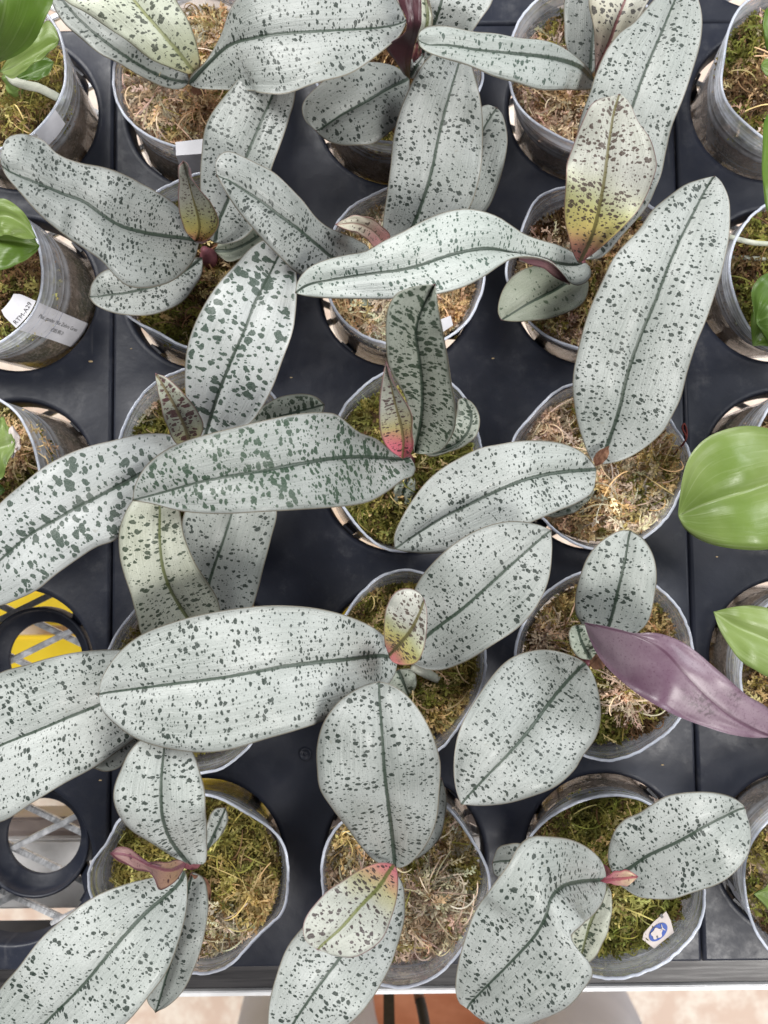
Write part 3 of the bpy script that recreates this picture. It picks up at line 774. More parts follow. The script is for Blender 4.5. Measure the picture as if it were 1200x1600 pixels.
# ================================================================== POTS
ZB, ZT = -0.0442, 0.0430
class Pot:
    def __init__(s, c, r, rim, rad, label, mat=None, wob=0.018, seed=0, moss=0.022, tilt=(0, 0)):
        s.c, s.r = c, r
        h = hole(c, r)
        s.rim = at(rim[0], rim[1], ZT)
        d = s.rim - np.array([h[0], h[1], ZT])
        s.base = np.array([h[0] - d[0] * 0.75, h[1] - d[1] * 0.75, ZB])
        sc = (CAM_H - ZT) / FPX
        s.rx, s.ry = rad[0] * sc, rad[1] * sc
        s.rb = 0.0440
        g = np.random.default_rng(seed + 100 * c + r)
        s.ph = g.uniform(0, 6.28, 6); s.am = g.normal(0, 1, 6) * wob
        s.label = label; s.mat = mat or CLEAR; s.moss = moss
        s.seed = seed + 100 * c + r
    def wall(s, th, f, off=0.0):
        """point on the wall at angle th, height fraction f (0 base, 1 rim)"""
        th = np.asarray(th, float); f = np.asarray(f, float)
        w = sum(s.am[k] * np.sin((k + 2) * th + s.ph[k]) / (1 + 0.35 * k) for k in range(6))
        e = 0.72 * f + 0.28 * np.clip((f - 0.62) / 0.38, 0, 1) ** 1.6 + 0.10 * np.sin(math.pi * np.clip(f / 0.62, 0, 1)) 
        rx = s.rb + (s.rx - s.rb) * e; ry = s.rb + (s.ry - s.rb) * e
        k = 1 + w * f ** 3
        cx = s.base[0] + (s.rim[0] - s.base[0]) * f; cy = s.base[1] + (s.rim[1] - s.base[1]) * f
        z = ZB + (ZT - ZB) * f + 0.0016 * np.sin(3 * th + s.ph[1]) * f ** 4 + 0.0006 * np.sin(5 * th + s.ph[3]) * f ** 8
        return np.stack([cx + (rx * k + off) * np.cos(th), cy + (ry * k + off) * np.sin(th), z + 0 * th], -1)
    def build(s):
        root = empty('pot', tuple(s.base))
        tag(root, s.label, 'pot', 'clear plastic orchid pots')
        NT_ = 80
        th = np.linspace(0, 2 * math.pi, NT_, endpoint=False)
        fs = [0.0, 0.02, 0.10, 0.2, 0.3, 0.4, 0.5, 0.6, 0.66, 0.72, 0.755, 0.765, 0.775, 0.81, 0.845, 0.855, 0.865, 0.895, 0.925, 0.933, 0.941, 0.97, 0.992]
        ridge = {0.72, 0.765, 0.855, 0.895, 0.933}
        rows, hz = [], []
        for f in fs:
            off = 0.0007 if f in ridge else 0.0
            sm_ = min(1, max(0, (f - 0.64) / 0.28)); sm_ = sm_ * sm_ * (3 - 2 * sm_)
            rows.append(s.wall(th, np.full(NT_, f), off)); hz.append(np.full(NT_, 0.40 * sm_ + (0.38 if f in ridge else 0.0)))
        n = len(fs)
        outer = np.concatenate(rows); 
        cen = np.concatenate([np.tile(s.base + (s.rim - s.base) * f, (NT_, 1)) for f in fs])
        dirv = outer - cen; dirv[:, 2] = 0; dirv /= np.maximum(np.linalg.norm(dirv, axis=1, keepdims=True), 1e-9)
        V = outer                    # thin film: one sheet of wall plus a floor disc
        haze = np.concatenate(hz)
        F = []
        for i in range(n - 1):
            for j in range(NT_):
                F.append((i * NT_ + j, i * NT_ + (j + 1) % NT_, (i + 1) * NT_ + (j + 1) % NT_, (i + 1) * NT_ + j))
        F.append(tuple(range(NT_))[::-1])
        me = mesh_py('wall', V - s.base, F, [s.mat], True)
        at_ = me.attributes.new('haze', 'FLOAT', 'POINT'); at_.data.foreach_set('value', haze.astype(np.float32))
        link('wall', me, root)
        # rim bead, uneven
        g = np.random.default_rng(s.seed + 5)
        N2 = 160
        th2 = np.linspace(0, 2 * math.pi, N2, endpoint=False)
        c = s.wall(th2, np.full(N2, 1.0))
        jag = np.convolve(g.normal(size=N2 * 3), np.ones(7) / 7, 'same')[N2:2 * N2] * 0.0008
        rad = np.stack([np.cos(th2), np.sin(th2), 0 * th2], 1)
        prof = [(-0.0003, -0.0008), (0.0006, -0.0007), (0.0013, -0.0002), (0.0010, 0.0004), (0.0002, 0.0006), (-0.0004, 0.0)]
        VV = np.concatenate([c + rad * (p[0] + jag[:, None] * 0.8) + np.array([0, 0, 1.0]) * (p[1] + jag[:, None]) for p in prof])
        FF = []
        for i in range(len(prof)):
            i2 = (i + 1) % len(prof)
            for j in range(N2):
                FF.append((i * N2 + j, i * N2 + (j + 1) % N2, i2 * N2 + (j + 1) % N2, i2 * N2 + j))
        me = mesh_py('rim', VV - s.base, FF, [CLEAR_RIM], True)
        link('rim', me, root)
        s.root = root
        return root

# ------------------------------------------------------------------ moss
PAL = {
 'green': (0.235, 0.235, 0.050), 'olive': (0.36, 0.31, 0.085), 'lime': (0.56, 0.52, 0.18),
 'straw': (0.78, 0.60, 0.28), 'tan': (0.74, 0.54, 0.31), 'pink': (0.86, 0.67, 0.50), 'brown': (0.20, 0.115, 0.055), 'pale': (0.92, 0.82, 0.62),
}
def make_moss(pot, label, mix, n=2300, dome=0.006, tufts=()):
    g = np.random.default_rng(pot.seed + 77)
    f0 = (pot.moss - ZB) / (ZT - ZB)
    cen = pot.base + (pot.rim - pot.base) * f0
    loc = cen.copy(); loc[2] = ZB
    root_loc = loc
    V, F, C = [], [], []
    # packed body
    NTh, NR = 48, 12
    th = np.linspace(0, 2 * math.pi, NTh, endpoint=False)
    body, rows = [], []
    for f in np.linspace(0.012, f0, 7):
        rows.append(pot.wall(th, np.full(NTh, f), -0.0012 + 0) + np.stack([np.cos(th), np.sin(th), 0 * th], 1) * (-0.0008) * g.random((NTh, 1)))
    def height(x, y, rr):
        return (dome * (1 - rr ** 2) + 0.0035 * np.sin(x * 150 + pot.ph[0]) * np.cos(y * 130 + pot.ph[1])
                + 0.0028 * np.sin(x * 260 + y * 190 + pot.ph[2])) - 0.004 * np.clip((rr - 0.82) / 0.18, 0, 1) ** 2
    edge = rows[-1]
    for r in np.linspace(0.94, 0.0, NR):
        p = cen + (edge - cen) * r
        p[:, 2] = pot.moss + height(p[:, 0] - cen[0], p[:, 1] - cen[1], r)
        rows.append(p)
    BV = np.concatenate(rows)
    BF = []
    for i in range(len(rows) - 1):
        for j in range(NTh):
            BF.append((i * NTh + j, i * NTh + (j + 1) % NTh, (i + 1) * NTh + (j + 1) % NTh, (i + 1) * NTh + j))
    root = empty('moss', tuple(root_loc))
    tag(root, label, 'moss', 'sphagnum in the orchid pots', 'stuff')
    o = link('packed_moss', mesh_py('packed_moss', BV - root_loc, BF, [MOSS_BODY], True), root); o["kind"] = "stuff"
    # strands
    names = list(mix); w = np.array([mix[k] for k in names], float); w /= w.sum()
    pal = np.array([PAL[k] for k in names])
    K = 11
    rr = np.sqrt(g.random(n)) * 0.965; ta = g.random(n) * 2 * math.pi
    p0 = cen + (pot.wall(ta, np.full(n, f0), -0.002) - cen) * rr[:, None]
    tz = np.zeros(n); tk = np.full(n, -1)
    for (tx, ty_, tr, tcol) in tufts:
        m_ = int(130 + tr * 5); c_ = at(tx, ty_, pot.moss + 0.004); rad_ = tr * (CAM_H - pot.moss) / FPX
        q_ = c_ + np.concatenate([g.normal(size=(m_, 2)) * rad_ * 0.5, np.zeros((m_, 1))], 1)
        p0 = np.vstack([p0, q_]); tz = np.concatenate([tz, g.uniform(0.001, 0.005, m_)])
        if tcol not in names: names.append(tcol); pal = np.vstack([pal, PAL[tcol]]); w = np.append(w, 0)
        tk = np.concatenate([tk, np.full(m_, names.index(tcol))]); n += m_
        rr = np.concatenate([rr, np.clip(np.linalg.norm(q_[:, :2] - cen[:2], axis=1) / pot.rx, 0, 1)])
    # colour clumps: nearest of random patch centres
    NP = 17
    pc = g.normal(size=(NP, 2)) * 0.024; pk = g.choice(len(names), NP, p=w)
    xy = (p0 - cen)[:, :2] + g.normal(size=(n, 2)) * 0.004
    near = ((xy[:, None] - pc[None]) ** 2).sum(2).argmin(1)
    kind = np.where(g.random(n) < 0.80, pk[near], g.choice(len(names), n, p=w))
    kind = np.where((tk >= 0) & (g.random(n) < 0.85), tk, kind)
    tint = pal[kind] * g.uniform(0.45, 1.35, (n, 1)) * g.uniform(0.9, 1.1, (n, 3))
    fibre = g.random(n) < np.where(tk >= 0, 0.20, 0.09)
    phi = g.random(n) * 2 * math.pi
    L = g.uniform(0.007, 0.018, n) * np.where(fibre, 1.5, 1.0)
    curl = g.normal(size=n) * np.where(fibre, 1.4, 1.2)
    archp = g.uniform(-0.05, 0.75, n)
    base_z = pot.moss + height(p0[:, 0] - cen[0], p0[:, 1] - cen[1], rr) + g.uniform(-0.0035, 0.003, n) + tz
    s = np.linspace(0, 1, K)
    ang_ = phi[:, None] + curl[:, None] * s[None]
    step = (L / K)[:, None]
    ax = np.cumsum(np.cos(ang_) * step, 1); ay = np.cumsum(np.sin(ang_) * step, 1)
    az = L[:, None] * archp[:, None] * (s[None] * (1 - 0.9 * s[None]) * 1.8)
    A = np.stack([p0[:, 0:1] + ax, p0[:, 1:2] + ay, base_z[:, None] + az], 2)      # n,K,3
    # keep inside the pot
    e0 = 0.72 * f0 + 0.28 * max(0, (f0 - 0.62) / 0.38) ** 1.6
    er = np.array([(pot.rb + (pot.rx - pot.rb) * e0), (pot.rb + (pot.ry - pot.rb) * e0)])
    dv = A[:, :, :2] - cen[:2]; dr = np.linalg.norm(dv / er, axis=2, keepdims=True)
    A[:, :, :2] = cen[:2] + dv * np.minimum(1, 0.955 / np.maximum(dr, 1e-6))
    T = np.gradient(A, axis=1); T /= np.maximum(np.linalg.norm(T, axis=2, keepdims=True), 1e-9)
    U = np.array([0, 0, 1.0]); Sd = np.cross(T, np.broadcast_to(U, T.shape)); Sd /= np.maximum(np.linalg.norm(Sd, axis=2, keepdims=True), 1e-9)
    sgn = np.where(np.arange(K) % 2 == 0, 1.0, -1.0)[None, :, None]
    be = g.uniform(-0.3, 1.1, (n, K, 1)); al = g.uniform(0.55, 1.15, (n, K, 1))
    D = np.cos(al) * T + np.sin(al) * (sgn * Sd * np.cos(be) + U * np.sin(be))
    ll = g.uniform(0.0018, 0.0046, (n, K, 1)) * (1 - 0.35 * s[None, :, None]) * np.where(fibre, 0.0, 1.0)[:, None, None]
    Pp = np.cross(D, g.normal(size=(n, K, 3))); Pp /= np.maximum(np.linalg.norm(Pp, axis=2, keepdims=True), 1e-9)
    ww = ll * 0.29
    lf = ~fibre
    q = np.stack([A, A + D * ll * 0.5 + Pp * ww, A + D * ll, A + D * ll * 0.45 - Pp * ww], 2)[lf]   # m,K,4,3
    m = q.shape[0]
    qv = q.reshape(-1, 3); qc = np.repeat(tint[lf], K * 4, axis=0) * np.tile(np.array([[0.75], [1.0], [1.2], [1.0]]), (m * K, 1))
    # stems and fibres: crossed ribbons
    rw = np.where(fibre, 0.00034, 0.00034)[:, None, None] * np.ones((1, K, 1))
    ra = np.concatenate([A - Sd * rw, A + Sd * rw], 2).reshape(n, K, 2, 3)
    ra[:, :, 1, 2] += 0.0002
    rv = ra.reshape(-1, 3); rc = np.repeat(tint * np.where(fibre, 1.25, 0.95)[:, None], K * 2, axis=0)
    idx = np.arange(n)[:, None] * (K * 2) + (np.arange(K - 1) * 2)[None]
    rf = np.stack([idx, idx + 1, idx + 3, idx + 2], 2).reshape(-1, 4)
    qf = np.arange(len(qv)).reshape(-1, 4)
    V = np.vstack([qv, rv]) - root_loc; F = np.vstack([qf, rf + len(qv)]); C = np.vstack([qc, rc])
    me = mesh_np('moss_strands', V, F, [MOSS], False)
    ca = me.attributes.new('tint', 'FLOAT_COLOR', 'POINT')
    ca.data.foreach_set('color', np.hstack([C, np.ones((len(C), 1))]).astype(np.float32).ravel())
    o = link('moss_strands', me, root); o["kind"] = "stuff"
    return root

GREENISH = dict(green=3, olive=3, lime=1.5, straw=1.2, brown=1.2)
OLIVE = dict(green=2, olive=3, lime=0.8, straw=2, tan=1, brown=1.8)
TANNISH = dict(olive=1.8, green=1, straw=2.4, tan=2.6, pink=1.8, pale=0.8, brown=1.1)
PALE = dict(olive=1.4, green=0.6, straw=2, tan=1.8, pink=3.2, pale=3.2, brown=0.7)
BROWN = dict(olive=2.4, green=1.2, straw=2, tan=1, brown=2.6)
POTS = {}
def pot(c, r, rim, rad, label, mossmix, mosslabel, **kw):
    n = kw.pop('n', 2700); dome = kw.pop('dome', 0.006); tufts = kw.pop('tufts', ())
    p = Pot(c, r, rim, rad, label, **kw)
    p.build(); POTS[(c, r)] = p
    if mossmix: make_moss(p, mosslabel, mossmix, n, dome, tufts)
    return p
pot(0, 1, (-12, 112), (116, 128), 'crinkled clear pot below the bright green leaf in the top left corner', BROWN, 'dark brown moss around the thick silver root, top left', n=1600, wob=0.035)
pot(0, 2, (-58, 425), (128, 128), 'clear pot with a printed white name tag at the left edge', GREENISH, 'dark green moss in the pot with the printed name tag', n=1500)
pot(0, 3, (-66, 738), (132, 128), 'clear pot at the left edge holding a torn green leaf', BROWN, 'brown moss under the torn green leaf, left edge', n=1300, tufts=[(40, 700, 20, 'tan')])
pot(1, 1, (311, 98), (139, 140), 'clear pot with white tape on its near rim, top row left', TANNISH, 'tan and olive moss in the pot with white tape', tufts=[(240, 165, 40, 'pink'), (325, 165, 22, 'tan')])
pot(2, 1, (622, 96), (134, 132), 'clear pot behind the maroon folded leaf, top row middle', BROWN, 'brown moss under the maroon folded leaf', n=1500)
pot(3, 1, (924, 100), (132, 138), 'clear pot with smoky front wall, top row right of the middle tray', TANNISH, 'peach and olive moss below the pale drooping leaf, top row', mat=FROST, tufts=[(880, 200, 34, 'pink'), (820, 140, 16, 'pink')])
pot(4, 1, (1243, 105), (122, 132), 'frosted pot on the right edge in the top row', TANNISH, 'brown moss in the frosted pot at the top right', mat=FROST, n=1700, wob=0.03, moss=0.024)
pot(1, 2, (308, 408), (134, 136), 'clear pot under the big twisted leaf, second row left', BROWN, 'brown green moss under the twisted leaf, second row left')
pot(2, 2, (633, 418), (124, 130), 'clear pot under the wavy pale leaf, second row middle', PALE, 'pinkish straw moss below the wavy pale leaf', tufts=[(535, 490, 30, 'tan'), (700, 475, 28, 'tan')])
pot(3, 2, (924, 416), (133, 132), 'clear pot under the yellow pink upright leaf, second row right', TANNISH, 'tan moss below the yellow pink upright leaf')
pot(4, 2, (1264, 428), (126, 130), 'clear pot at the right edge with pale roots, second row', GREENISH, 'green moss crossed by pale roots, right edge', n=1700, moss=0.024)
pot(1, 3, (321, 712), (135, 140), 'clear pot with maroon spotted young leaf, third row left', OLIVE, 'olive moss beside the maroon spotted young leaf', tufts=[(238, 622, 20, 'pale')])
pot(2, 3, (637, 717), (118, 142), 'clear pot around the pink based bud leaf, third row middle', GREENISH, 'green moss around the pink based bud leaf, third row')
pot(3, 3, (940, 724), (138, 126), 'dented clear pot with a thread over its rim, third row right', PALE, 'pale straw moss with pink tufts, third row right', wob=0.03, tufts=[(985, 795, 48, 'pale'), (1020, 730, 35, 'straw'), (952, 745, 14, 'pink'), (855, 660, 26, 'pink')])
pot(4, 3, (1304, 722), (132, 130), 'clear pot half outside the right edge behind the broad green leaf', TANNISH, 'tan moss behind the broad green leaf, right edge', n=900)
pot(1, 4, (296, 1062), (138, 140), 'clear pot hidden under the longest oval leaf, fourth row left', OLIVE, 'moss mostly hidden by the longest oval leaf', n=1200)
pot(2, 4, (638, 1034), (117, 139), 'clear pot with small yellow young leaf, fourth row middle', OLIVE, 'brown green moss beside the small yellow leaf, fourth row')
pot(3, 4, (947, 1036), (139, 143), 'clear pot below the purple leaf, fourth row right', OLIVE, 'mixed moss below the purple leaf', tufts=[(860, 995, 16, 'pink'), (975, 1075, 22, 'pink')])
pot(4, 4, (1292, 1050), (133, 132), 'clear pot at the right edge under the small pointed green leaf', BROWN, 'brown moss at the right edge below the pointed green leaf', n=900)
pot(1, 5, (297, 1376), (149, 128), 'wide clear pot in the front row, left', GREENISH, 'yellow green moss in the front left pot', wob=0.025, tufts=[(350, 1455, 34, 'pale'), (405, 1400, 22, 'straw')])
pot(2, 5, (627, 1389), (127, 142), 'crumpled clear pot in the front row, middle', PALE, 'pale pink dried moss tuft in the front middle pot', wob=0.03, tufts=[(680, 1380, 38, 'pale'), (690, 1440, 46, 'pink'), (665, 1465, 34, 'pale'), (535, 1320, 22, 'straw')])
pot(3, 5, (955, 1385), (140, 137), 'clear pot with blue flower sticker in the front row, right', GREENISH, 'bright olive moss in the pot with the blue sticker')
pot(4, 5, (1306, 1386), (138, 138), 'dusky clear pot at the right edge of the front row', BROWN, 'dark moss in the front row pot at the right edge', n=900, mat=FROST)

# ================================================================== ORCHIDS
ORCH = {}
def orchid(key, crown, label, cat='orchid', group='spotted silver leaved orchids', stem=STEM, h=0.048, r=0.0045):
    p = POTS[key]
    c = at(crown[0], crown[1], h)
    f0 = (p.moss - ZB) / (ZT - ZB)
    foot = np.array([c[0], c[1], p.moss - 0.002])
    root = empty('orchid', tuple(foot))
    tag(root, label, cat, group)
    tube('stem', [foot + np.array([0, 0, -0.004]), (foot + c) / 2, c + np.array([0, 0, -0.002])], [r * 1.1, r, r * 0.45], stem, root)
    ORCH[key] = root
    return root
def root_tube(parent, pts, rpx, mat=ROOT, name='root'):
    P = at_many(pts)
    rr = [r * (CAM_H - p[2]) / FPX for r, p in zip(rpx, P)]
    return tube(name, P, rr, mat, parent, 10, 0.05)

# ---- top row
o = orchid((1, 1), (303, 124), 'orchid with a lime tinted young leaf and a broad leaf across the top', stem=DRY)
leaf(o, [(308, 118, .050), (280, 82, .068), (250, 47, .080), (210, 0, .088), (150, -80, .088)],
     [(285, 113), (240, 95), (200, 65), (145, 28), (100, 0), (85, -60)], [(312, 97), (300, 45), (275, 0), (235, -60)], 'young_lime', bulge=.10, label='lime tinted young leaf')
leaf(o, [(296, 129, .042), (240, 112, .048), (180, 75, .052), (120, 25, .052), (75, -30, .05)],
     [(280, 139), (253, 135), (227, 123), (192, 104), (160, 88), (128, 61), (99, 35), (80, 3)], [(290, 110), (240, 85), (180, 45), (130, 0)], 'dim')
leaf(o, [(294, 131, .052), (325, 97, .068), (360, 67, .085), (400, 56, .098), (450, 49, .104), (525, 44, .106), (590, 40, .103), (636, 32, .098)],
     [(298, 118), (320, 95), (345, 55), (360, 15), (378, -8), (420, -32), (490, -45), (560, -38), (610, -15)],
     [(310, 139), (350, 143), (400, 144), (450, 141), (500, 131), (550, 112), (600, 77), (625, 55)], 'mid', bulge=.08, ripple=.002)

o = orchid((2, 1), (642, 112), 'orchid with a maroon backed folded leaf at the top')
leaf(o, [(640, 121, .046), (610, 134, .056), (574, 155, .062), (535, 176, .062), (493, 204, .056)],
     [(631, 112), (616, 102), (595, 97), (571, 99), (540, 108), (505, 126), (482, 148), (472, 167), (476, 187)],
     [(640, 140), (632, 170), (619, 197), (604, 212), (580, 224), (550, 228), (523, 225), (505, 216)], 'dim', bulge=.08)
leaf(o, [(655, 95, .050), (682, 25, .072), (690, 0, .078), (715, -80, .08)],
     [(650, 70), (660, 20), (668, -20), (690, -60)], [(690, 90), (735, 55), (755, 25), (770, 0), (772, -40)], 'mid')
leaf(o, [(655, 80, .078), (668, 30, .09), (660, -40, .09)], [(650, 40), (645, 0)], [(672, 55), (675, 25), (668, -8)], 'cream')
leaf(o, [(640, 121, .056), (650, 104, .064), (663, 84, .066)], [(637, 108), (643, 92), (652, 84)], [(648, 121), (660, 105), (664, 95)], 'fine')
leaf(o, [(646, 98, .065), (650, 82, .076), (653, 64, .08)], [(643, 84), (647, 70)], [(657, 86), (657, 72)], 'bud', name='young_leaf')
leaf(o, [(640, 123, .056), (634, 95, .085), (646, 45, .112), (644, 0, .12), (640, -40, .12)],
     [(632, 118), (618, 96), (604, 76), (622, 62), (634, 46), (634, 25), (622, -5)], [(642, 100), (648, 68), (658, 38), (659, 15), (656, -15)],
     top=MAROON, under=MAROON, bulge=.12, label='maroon underside of a folded leaf')

o = orchid((3, 1), (926, 116), 'orchid with a pale drooping leaf pointing left, top row')
leaf(o, [(922, 118, .044), (925, 80, .050), (930, 20, .054), (932, -60, .054)], [(897, 108), (884, 75), (881, 40), (882, 0), (892, -40)], [(945, 90), (958, 40), (960, 0), (950, -40)], 'dim')
leaf(o, [(930, 116, .05), (937, 100, .056), (952, 67, .066), (965, 30, .074), (977, 0, .078), (1000, -60, .08)], [(930, 100), (929, 75), (925, 37), (919, 0), (935, -50)],
     [(955, 90), (980, 60), (1003, 20), (1018, -10), (1020, -50)], 'blush', label='blush pink based leaf')
leaf(o, [(929, 127, .05), (908, 104, .078), (875, 91, .10), (850, 86, .11), (800, 80, .12), (750, 75, .126), (700, 67, .13), (668, 67, .13), (653, 62, .128)],
     [(922, 110), (905, 92), (880, 75), (850, 65), (810, 57), (750, 47), (700, 41), (668, 42), (655, 50)],
     [(924, 139), (880, 141), (840, 137), (790, 125), (740, 107), (700, 92), (668, 81), (656, 71)], 'pale', bulge=.10)

# ---- second row
o = orchid((1, 2), (318, 388), 'orchid with a large twisted leaf reaching the left edge, second row', r=.0052, h=.05)
leaf(o, [(334, 392, .036), (365, 388, .040), (420, 355, .044), (470, 310, .040)], [(340, 380), (380, 360), (430, 325)], [(341, 398), (357, 409), (400, 392), (450, 350)], 'plain')
leaf(o, [(335, 379, .048), (340, 347, .056), (352, 318, .062), (385, 240, .075), (425, 145, .080), (442, 95, .08)],
     [(323, 370), (316, 345), (313, 300), (315, 250), (320, 200), (340, 163), (375, 120), (412, 90)], [(352, 381), (380, 372), (397, 355), (413, 310), (426, 262), (450, 195), (461, 150), (460, 110)], 'fine', bulge=.07)
leaf(o, [(316, 402, .042), (260, 438, .050), (197, 456, .054), (171, 459, .054), (139, 464, .05)], [(300, 402), (240, 412), (190, 414), (160, 424), (144, 442)],
     [(317, 414), (315, 430), (301, 452), (280, 473), (253, 487), (224, 493), (197, 493), (171, 487), (149, 476)], 'fine')
leaf(o, [(311, 376, .054), (289, 371, .062), (256, 367, .072), (221, 361, .084), (187, 351, .094), (160, 335, .102), (128, 312, .110), (100, 302, .116), (50, 281, .127), (15, 267, .132), (1, 258, .132)],
     [(307, 362), (295, 345), (275, 320), (250, 302), (215, 282), (165, 265), (130, 257), (90, 240), (65, 217), (35, 209), (12, 216), (3, 235)],
     [(309, 388), (304, 404), (288, 424), (267, 439), (240, 448), (219, 451), (200, 448), (181, 433), (160, 409), (139, 393), (107, 372), (67, 340), (35, 305), (10, 276)], 'fine', bulge=.12, ripple=.0015)
leaf(o, [(305, 377, .056), (310, 350, .072), (298, 300, .105), (290, 270, .125), (286, 252, .138)], [(291, 363), (283, 341), (279, 317), (279, 288), (280, 262)],
     [(317, 377), (328, 371), (339, 357), (340, 341), (328, 315), (309, 293), (296, 275), (293, 257)], 'young_yellow', name='young_leaf', bulge=-.28, lift=.010, label='upright cupped young leaf, yellow with pink base')

o = orchid((2, 2), (603, 388), 'orchid with two grey leaves pointing up the photo, second row middle')
leaf(o, [(600, 425, .034), (570, 452, .033), (548, 478, .03)], [(580, 430), (548, 460)], [(610, 450), (585, 474), (565, 481)], 'plain')
leaf(o, [(650, 400, .040), (700, 320, .050), (735, 250, .055), (757, 197, .055), (776, 168, .055)], [(660, 370), (690, 290), (720, 220), (745, 172), (762, 163)],
     [(700, 390), (760, 329), (775, 299), (787, 260), (793, 221), (791, 200), (784, 176)], 'dim')
leaf(o, [(612, 402, .045), (646, 350, .060), (673, 272, .074), (685, 215, .080), (700, 155, .084), (716, 102, .085), (724, 76, .085)],
     [(600, 390), (598, 350), (604, 305), (610, 260), (614, 215), (622, 182), (634, 149), (652, 113), (676, 86), (700, 76)],
     [(640, 410), (700, 370), (734, 324), (743, 302), (752, 260), (755, 206), (751, 155), (739, 108), (732, 85)], 'mid', bulge=.06, groove=.0014)
leaf(o, [(580, 398, .046), (545, 408, .060), (520, 401, .072), (493, 379, .084), (467, 357, .094), (437, 335, .102), (411, 315, .108), (381, 295, .113), (357, 280, .116), (338, 273, .116)],
     [(575, 385), (560, 376), (533, 363), (509, 352), (493, 339), (472, 312), (445, 285), (424, 267), (400, 253), (379, 243), (360, 236), (347, 238), (337, 252)],
     [(545, 425), (505, 438), (467, 428), (443, 408), (416, 381), (395, 357), (373, 331), (355, 304), (344, 284)], 'fine', bulge=.09)
leaf(o, [(602, 382, .052), (582, 359, .075), (556, 348, .086), (524, 351, .088)], [(610, 368), (596, 352), (578, 342), (552, 337), (535, 343)], [(586, 386), (572, 374), (556, 363), (537, 358)], 'young_rose', name='young_leaf', bulge=.15, label='pink based young leaf')

o = orchid((3, 2), (912, 408), 'orchid with an upright yellow pink leaf and a wavy leaf pointing left')
leaf(o, [(912, 425, .040), (884, 442, .045), (864, 454, .048), (828, 472, .05), (783, 500, .046)], [(895, 415), (850, 412), (820, 420), (800, 432), (788, 448), (780, 468), (778, 488)],
     [(920, 440), (919, 455), (912, 472), (892, 486), (864, 496), (832, 502), (800, 503)], 'plain', bulge=.08)
leaf(o, [(914, 406, .046), (945, 290, .064), (975, 200, .076), (991, 160, .082), (1003, 125, .085), (1019, 85, .088), (1037, 43, .09), (1055, 0, .09), (1072, -35, .09)],
     [(902, 390), (902, 330), (900, 260), (900, 224), (908, 181), (920, 149), (931, 115), (947, 80), (968, 53), (987, 39), (1003, 21), (1021, 0), (1048, -25)],
     [(940, 402), (975, 365), (1013, 320), (1024, 296), (1035, 269), (1043, 232), (1051, 195), (1067, 155), (1083, 107), (1093, 69), (1096, 27), (1091, 0), (1082, -22)], 'mid', bulge=.06)
leaf(o, [(910, 412, .052), (896, 413, .055), (872, 410, .060), (845, 402, .072), (812, 397, .088), (800, 394, .094), (768, 387, .106), (736, 389, .112), (696, 399, .116), (664, 410, .118), (632, 419, .117), (580, 426, .113), (520, 435, .107), (480, 444, .102), (461, 458, .099)],
     [(905, 402), (896, 394), (872, 382), (848, 376), (820, 366), (800, 352), (780, 338), (756, 329), (728, 326), (696, 332), (664, 344), (632, 360), (600, 376), (572, 392), (540, 398), (504, 408), (480, 421), (465, 440)],
     [(918, 411), (925, 424), (920, 438), (904, 446), (892, 442), (878, 424), (862, 409), (840, 402), (820, 401), (800, 405), (784, 414), (760, 430), (728, 446), (688, 458), (648, 464), (604, 468), (560, 469), (512, 467), (478, 463)],
     'pale', bulge=.10, ripple=.001,
     patch=([(812, 402, .080), (840, 401, .074), (862, 408, .066), (878, 423, .060), (892, 441, .058)], [(812, 405, .078), (830, 414, .072), (850, 420, .066), (866, 433, .06), (880, 440, .058), (892, 443, .057)]), label='wavy leaf showing its purple back near the base')
leaf(o, [(905, 411, .055), (925, 370, .075), (939, 315, .092), (947, 267, .103), (952, 227, .110), (960, 176, .118), (965, 157, .12), (968, 147, .12)],
     [(895, 395), (885, 350), (880, 295), (885, 259), (896, 227), (909, 192), (923, 165), (939, 155), (957, 149)],
     [(920, 401), (940, 386), (970, 360), (1000, 325), (1014, 300), (1022, 275), (1024, 262), (1019, 242), (1011, 213), (997, 181), (987, 161), (974, 148)], 'young_yellow', bulge=.06, ripple=.0045, label='upright young leaf, yellow and pink at the base')

# ---- third row
o = orchid((1, 3), (303, 702), 'orchid with boldly blotched leaves, third row left')
leaf(o, [(330, 702, .040), (390, 672, .045), (433, 652, .048), (473, 640, .048), (507, 632, .048)], [(360, 665), (397, 645), (413, 632), (440, 620), (473, 615), (493, 620)], [(390, 702), (440, 682), (480, 662), (504, 644)], 'dense')
leaf(o, [(288, 697, .050), (250, 722, .062), (213, 743, .072), (149, 777, .082), (112, 796, .085), (80, 815, .086), (48, 833, .086), (0, 873, .085), (-60, 935, .08)],
     [(272, 681), (229, 677), (203, 681), (171, 689), (139, 697), (107, 708), (75, 725), (40, 753), (0, 785), (-40, 830), (-62, 885)],
     [(280, 740), (240, 800), (181, 844), (149, 855), (123, 871), (88, 897), (59, 921), (27, 937), (0, 947), (-40, 952)], 'bold', bulge=.07)
leaf(o, [(312, 703, .050), (322, 673, .056), (337, 623, .070), (360, 563, .082), (381, 515, .088), (397, 472, .088), (411, 445, .086), (433, 401, .080), (444, 376, .075)],
     [(303, 680), (303, 655), (293, 633), (288, 603), (290, 560), (301, 515), (312, 488), (328, 461), (347, 435), (368, 411), (389, 389), (415, 374)],
     [(345, 690), (373, 673), (393, 660), (410, 637), (427, 603), (443, 560), (456, 520), (461, 493), (464, 456), (463, 425), (456, 395)], 'bold', bulge=.06)
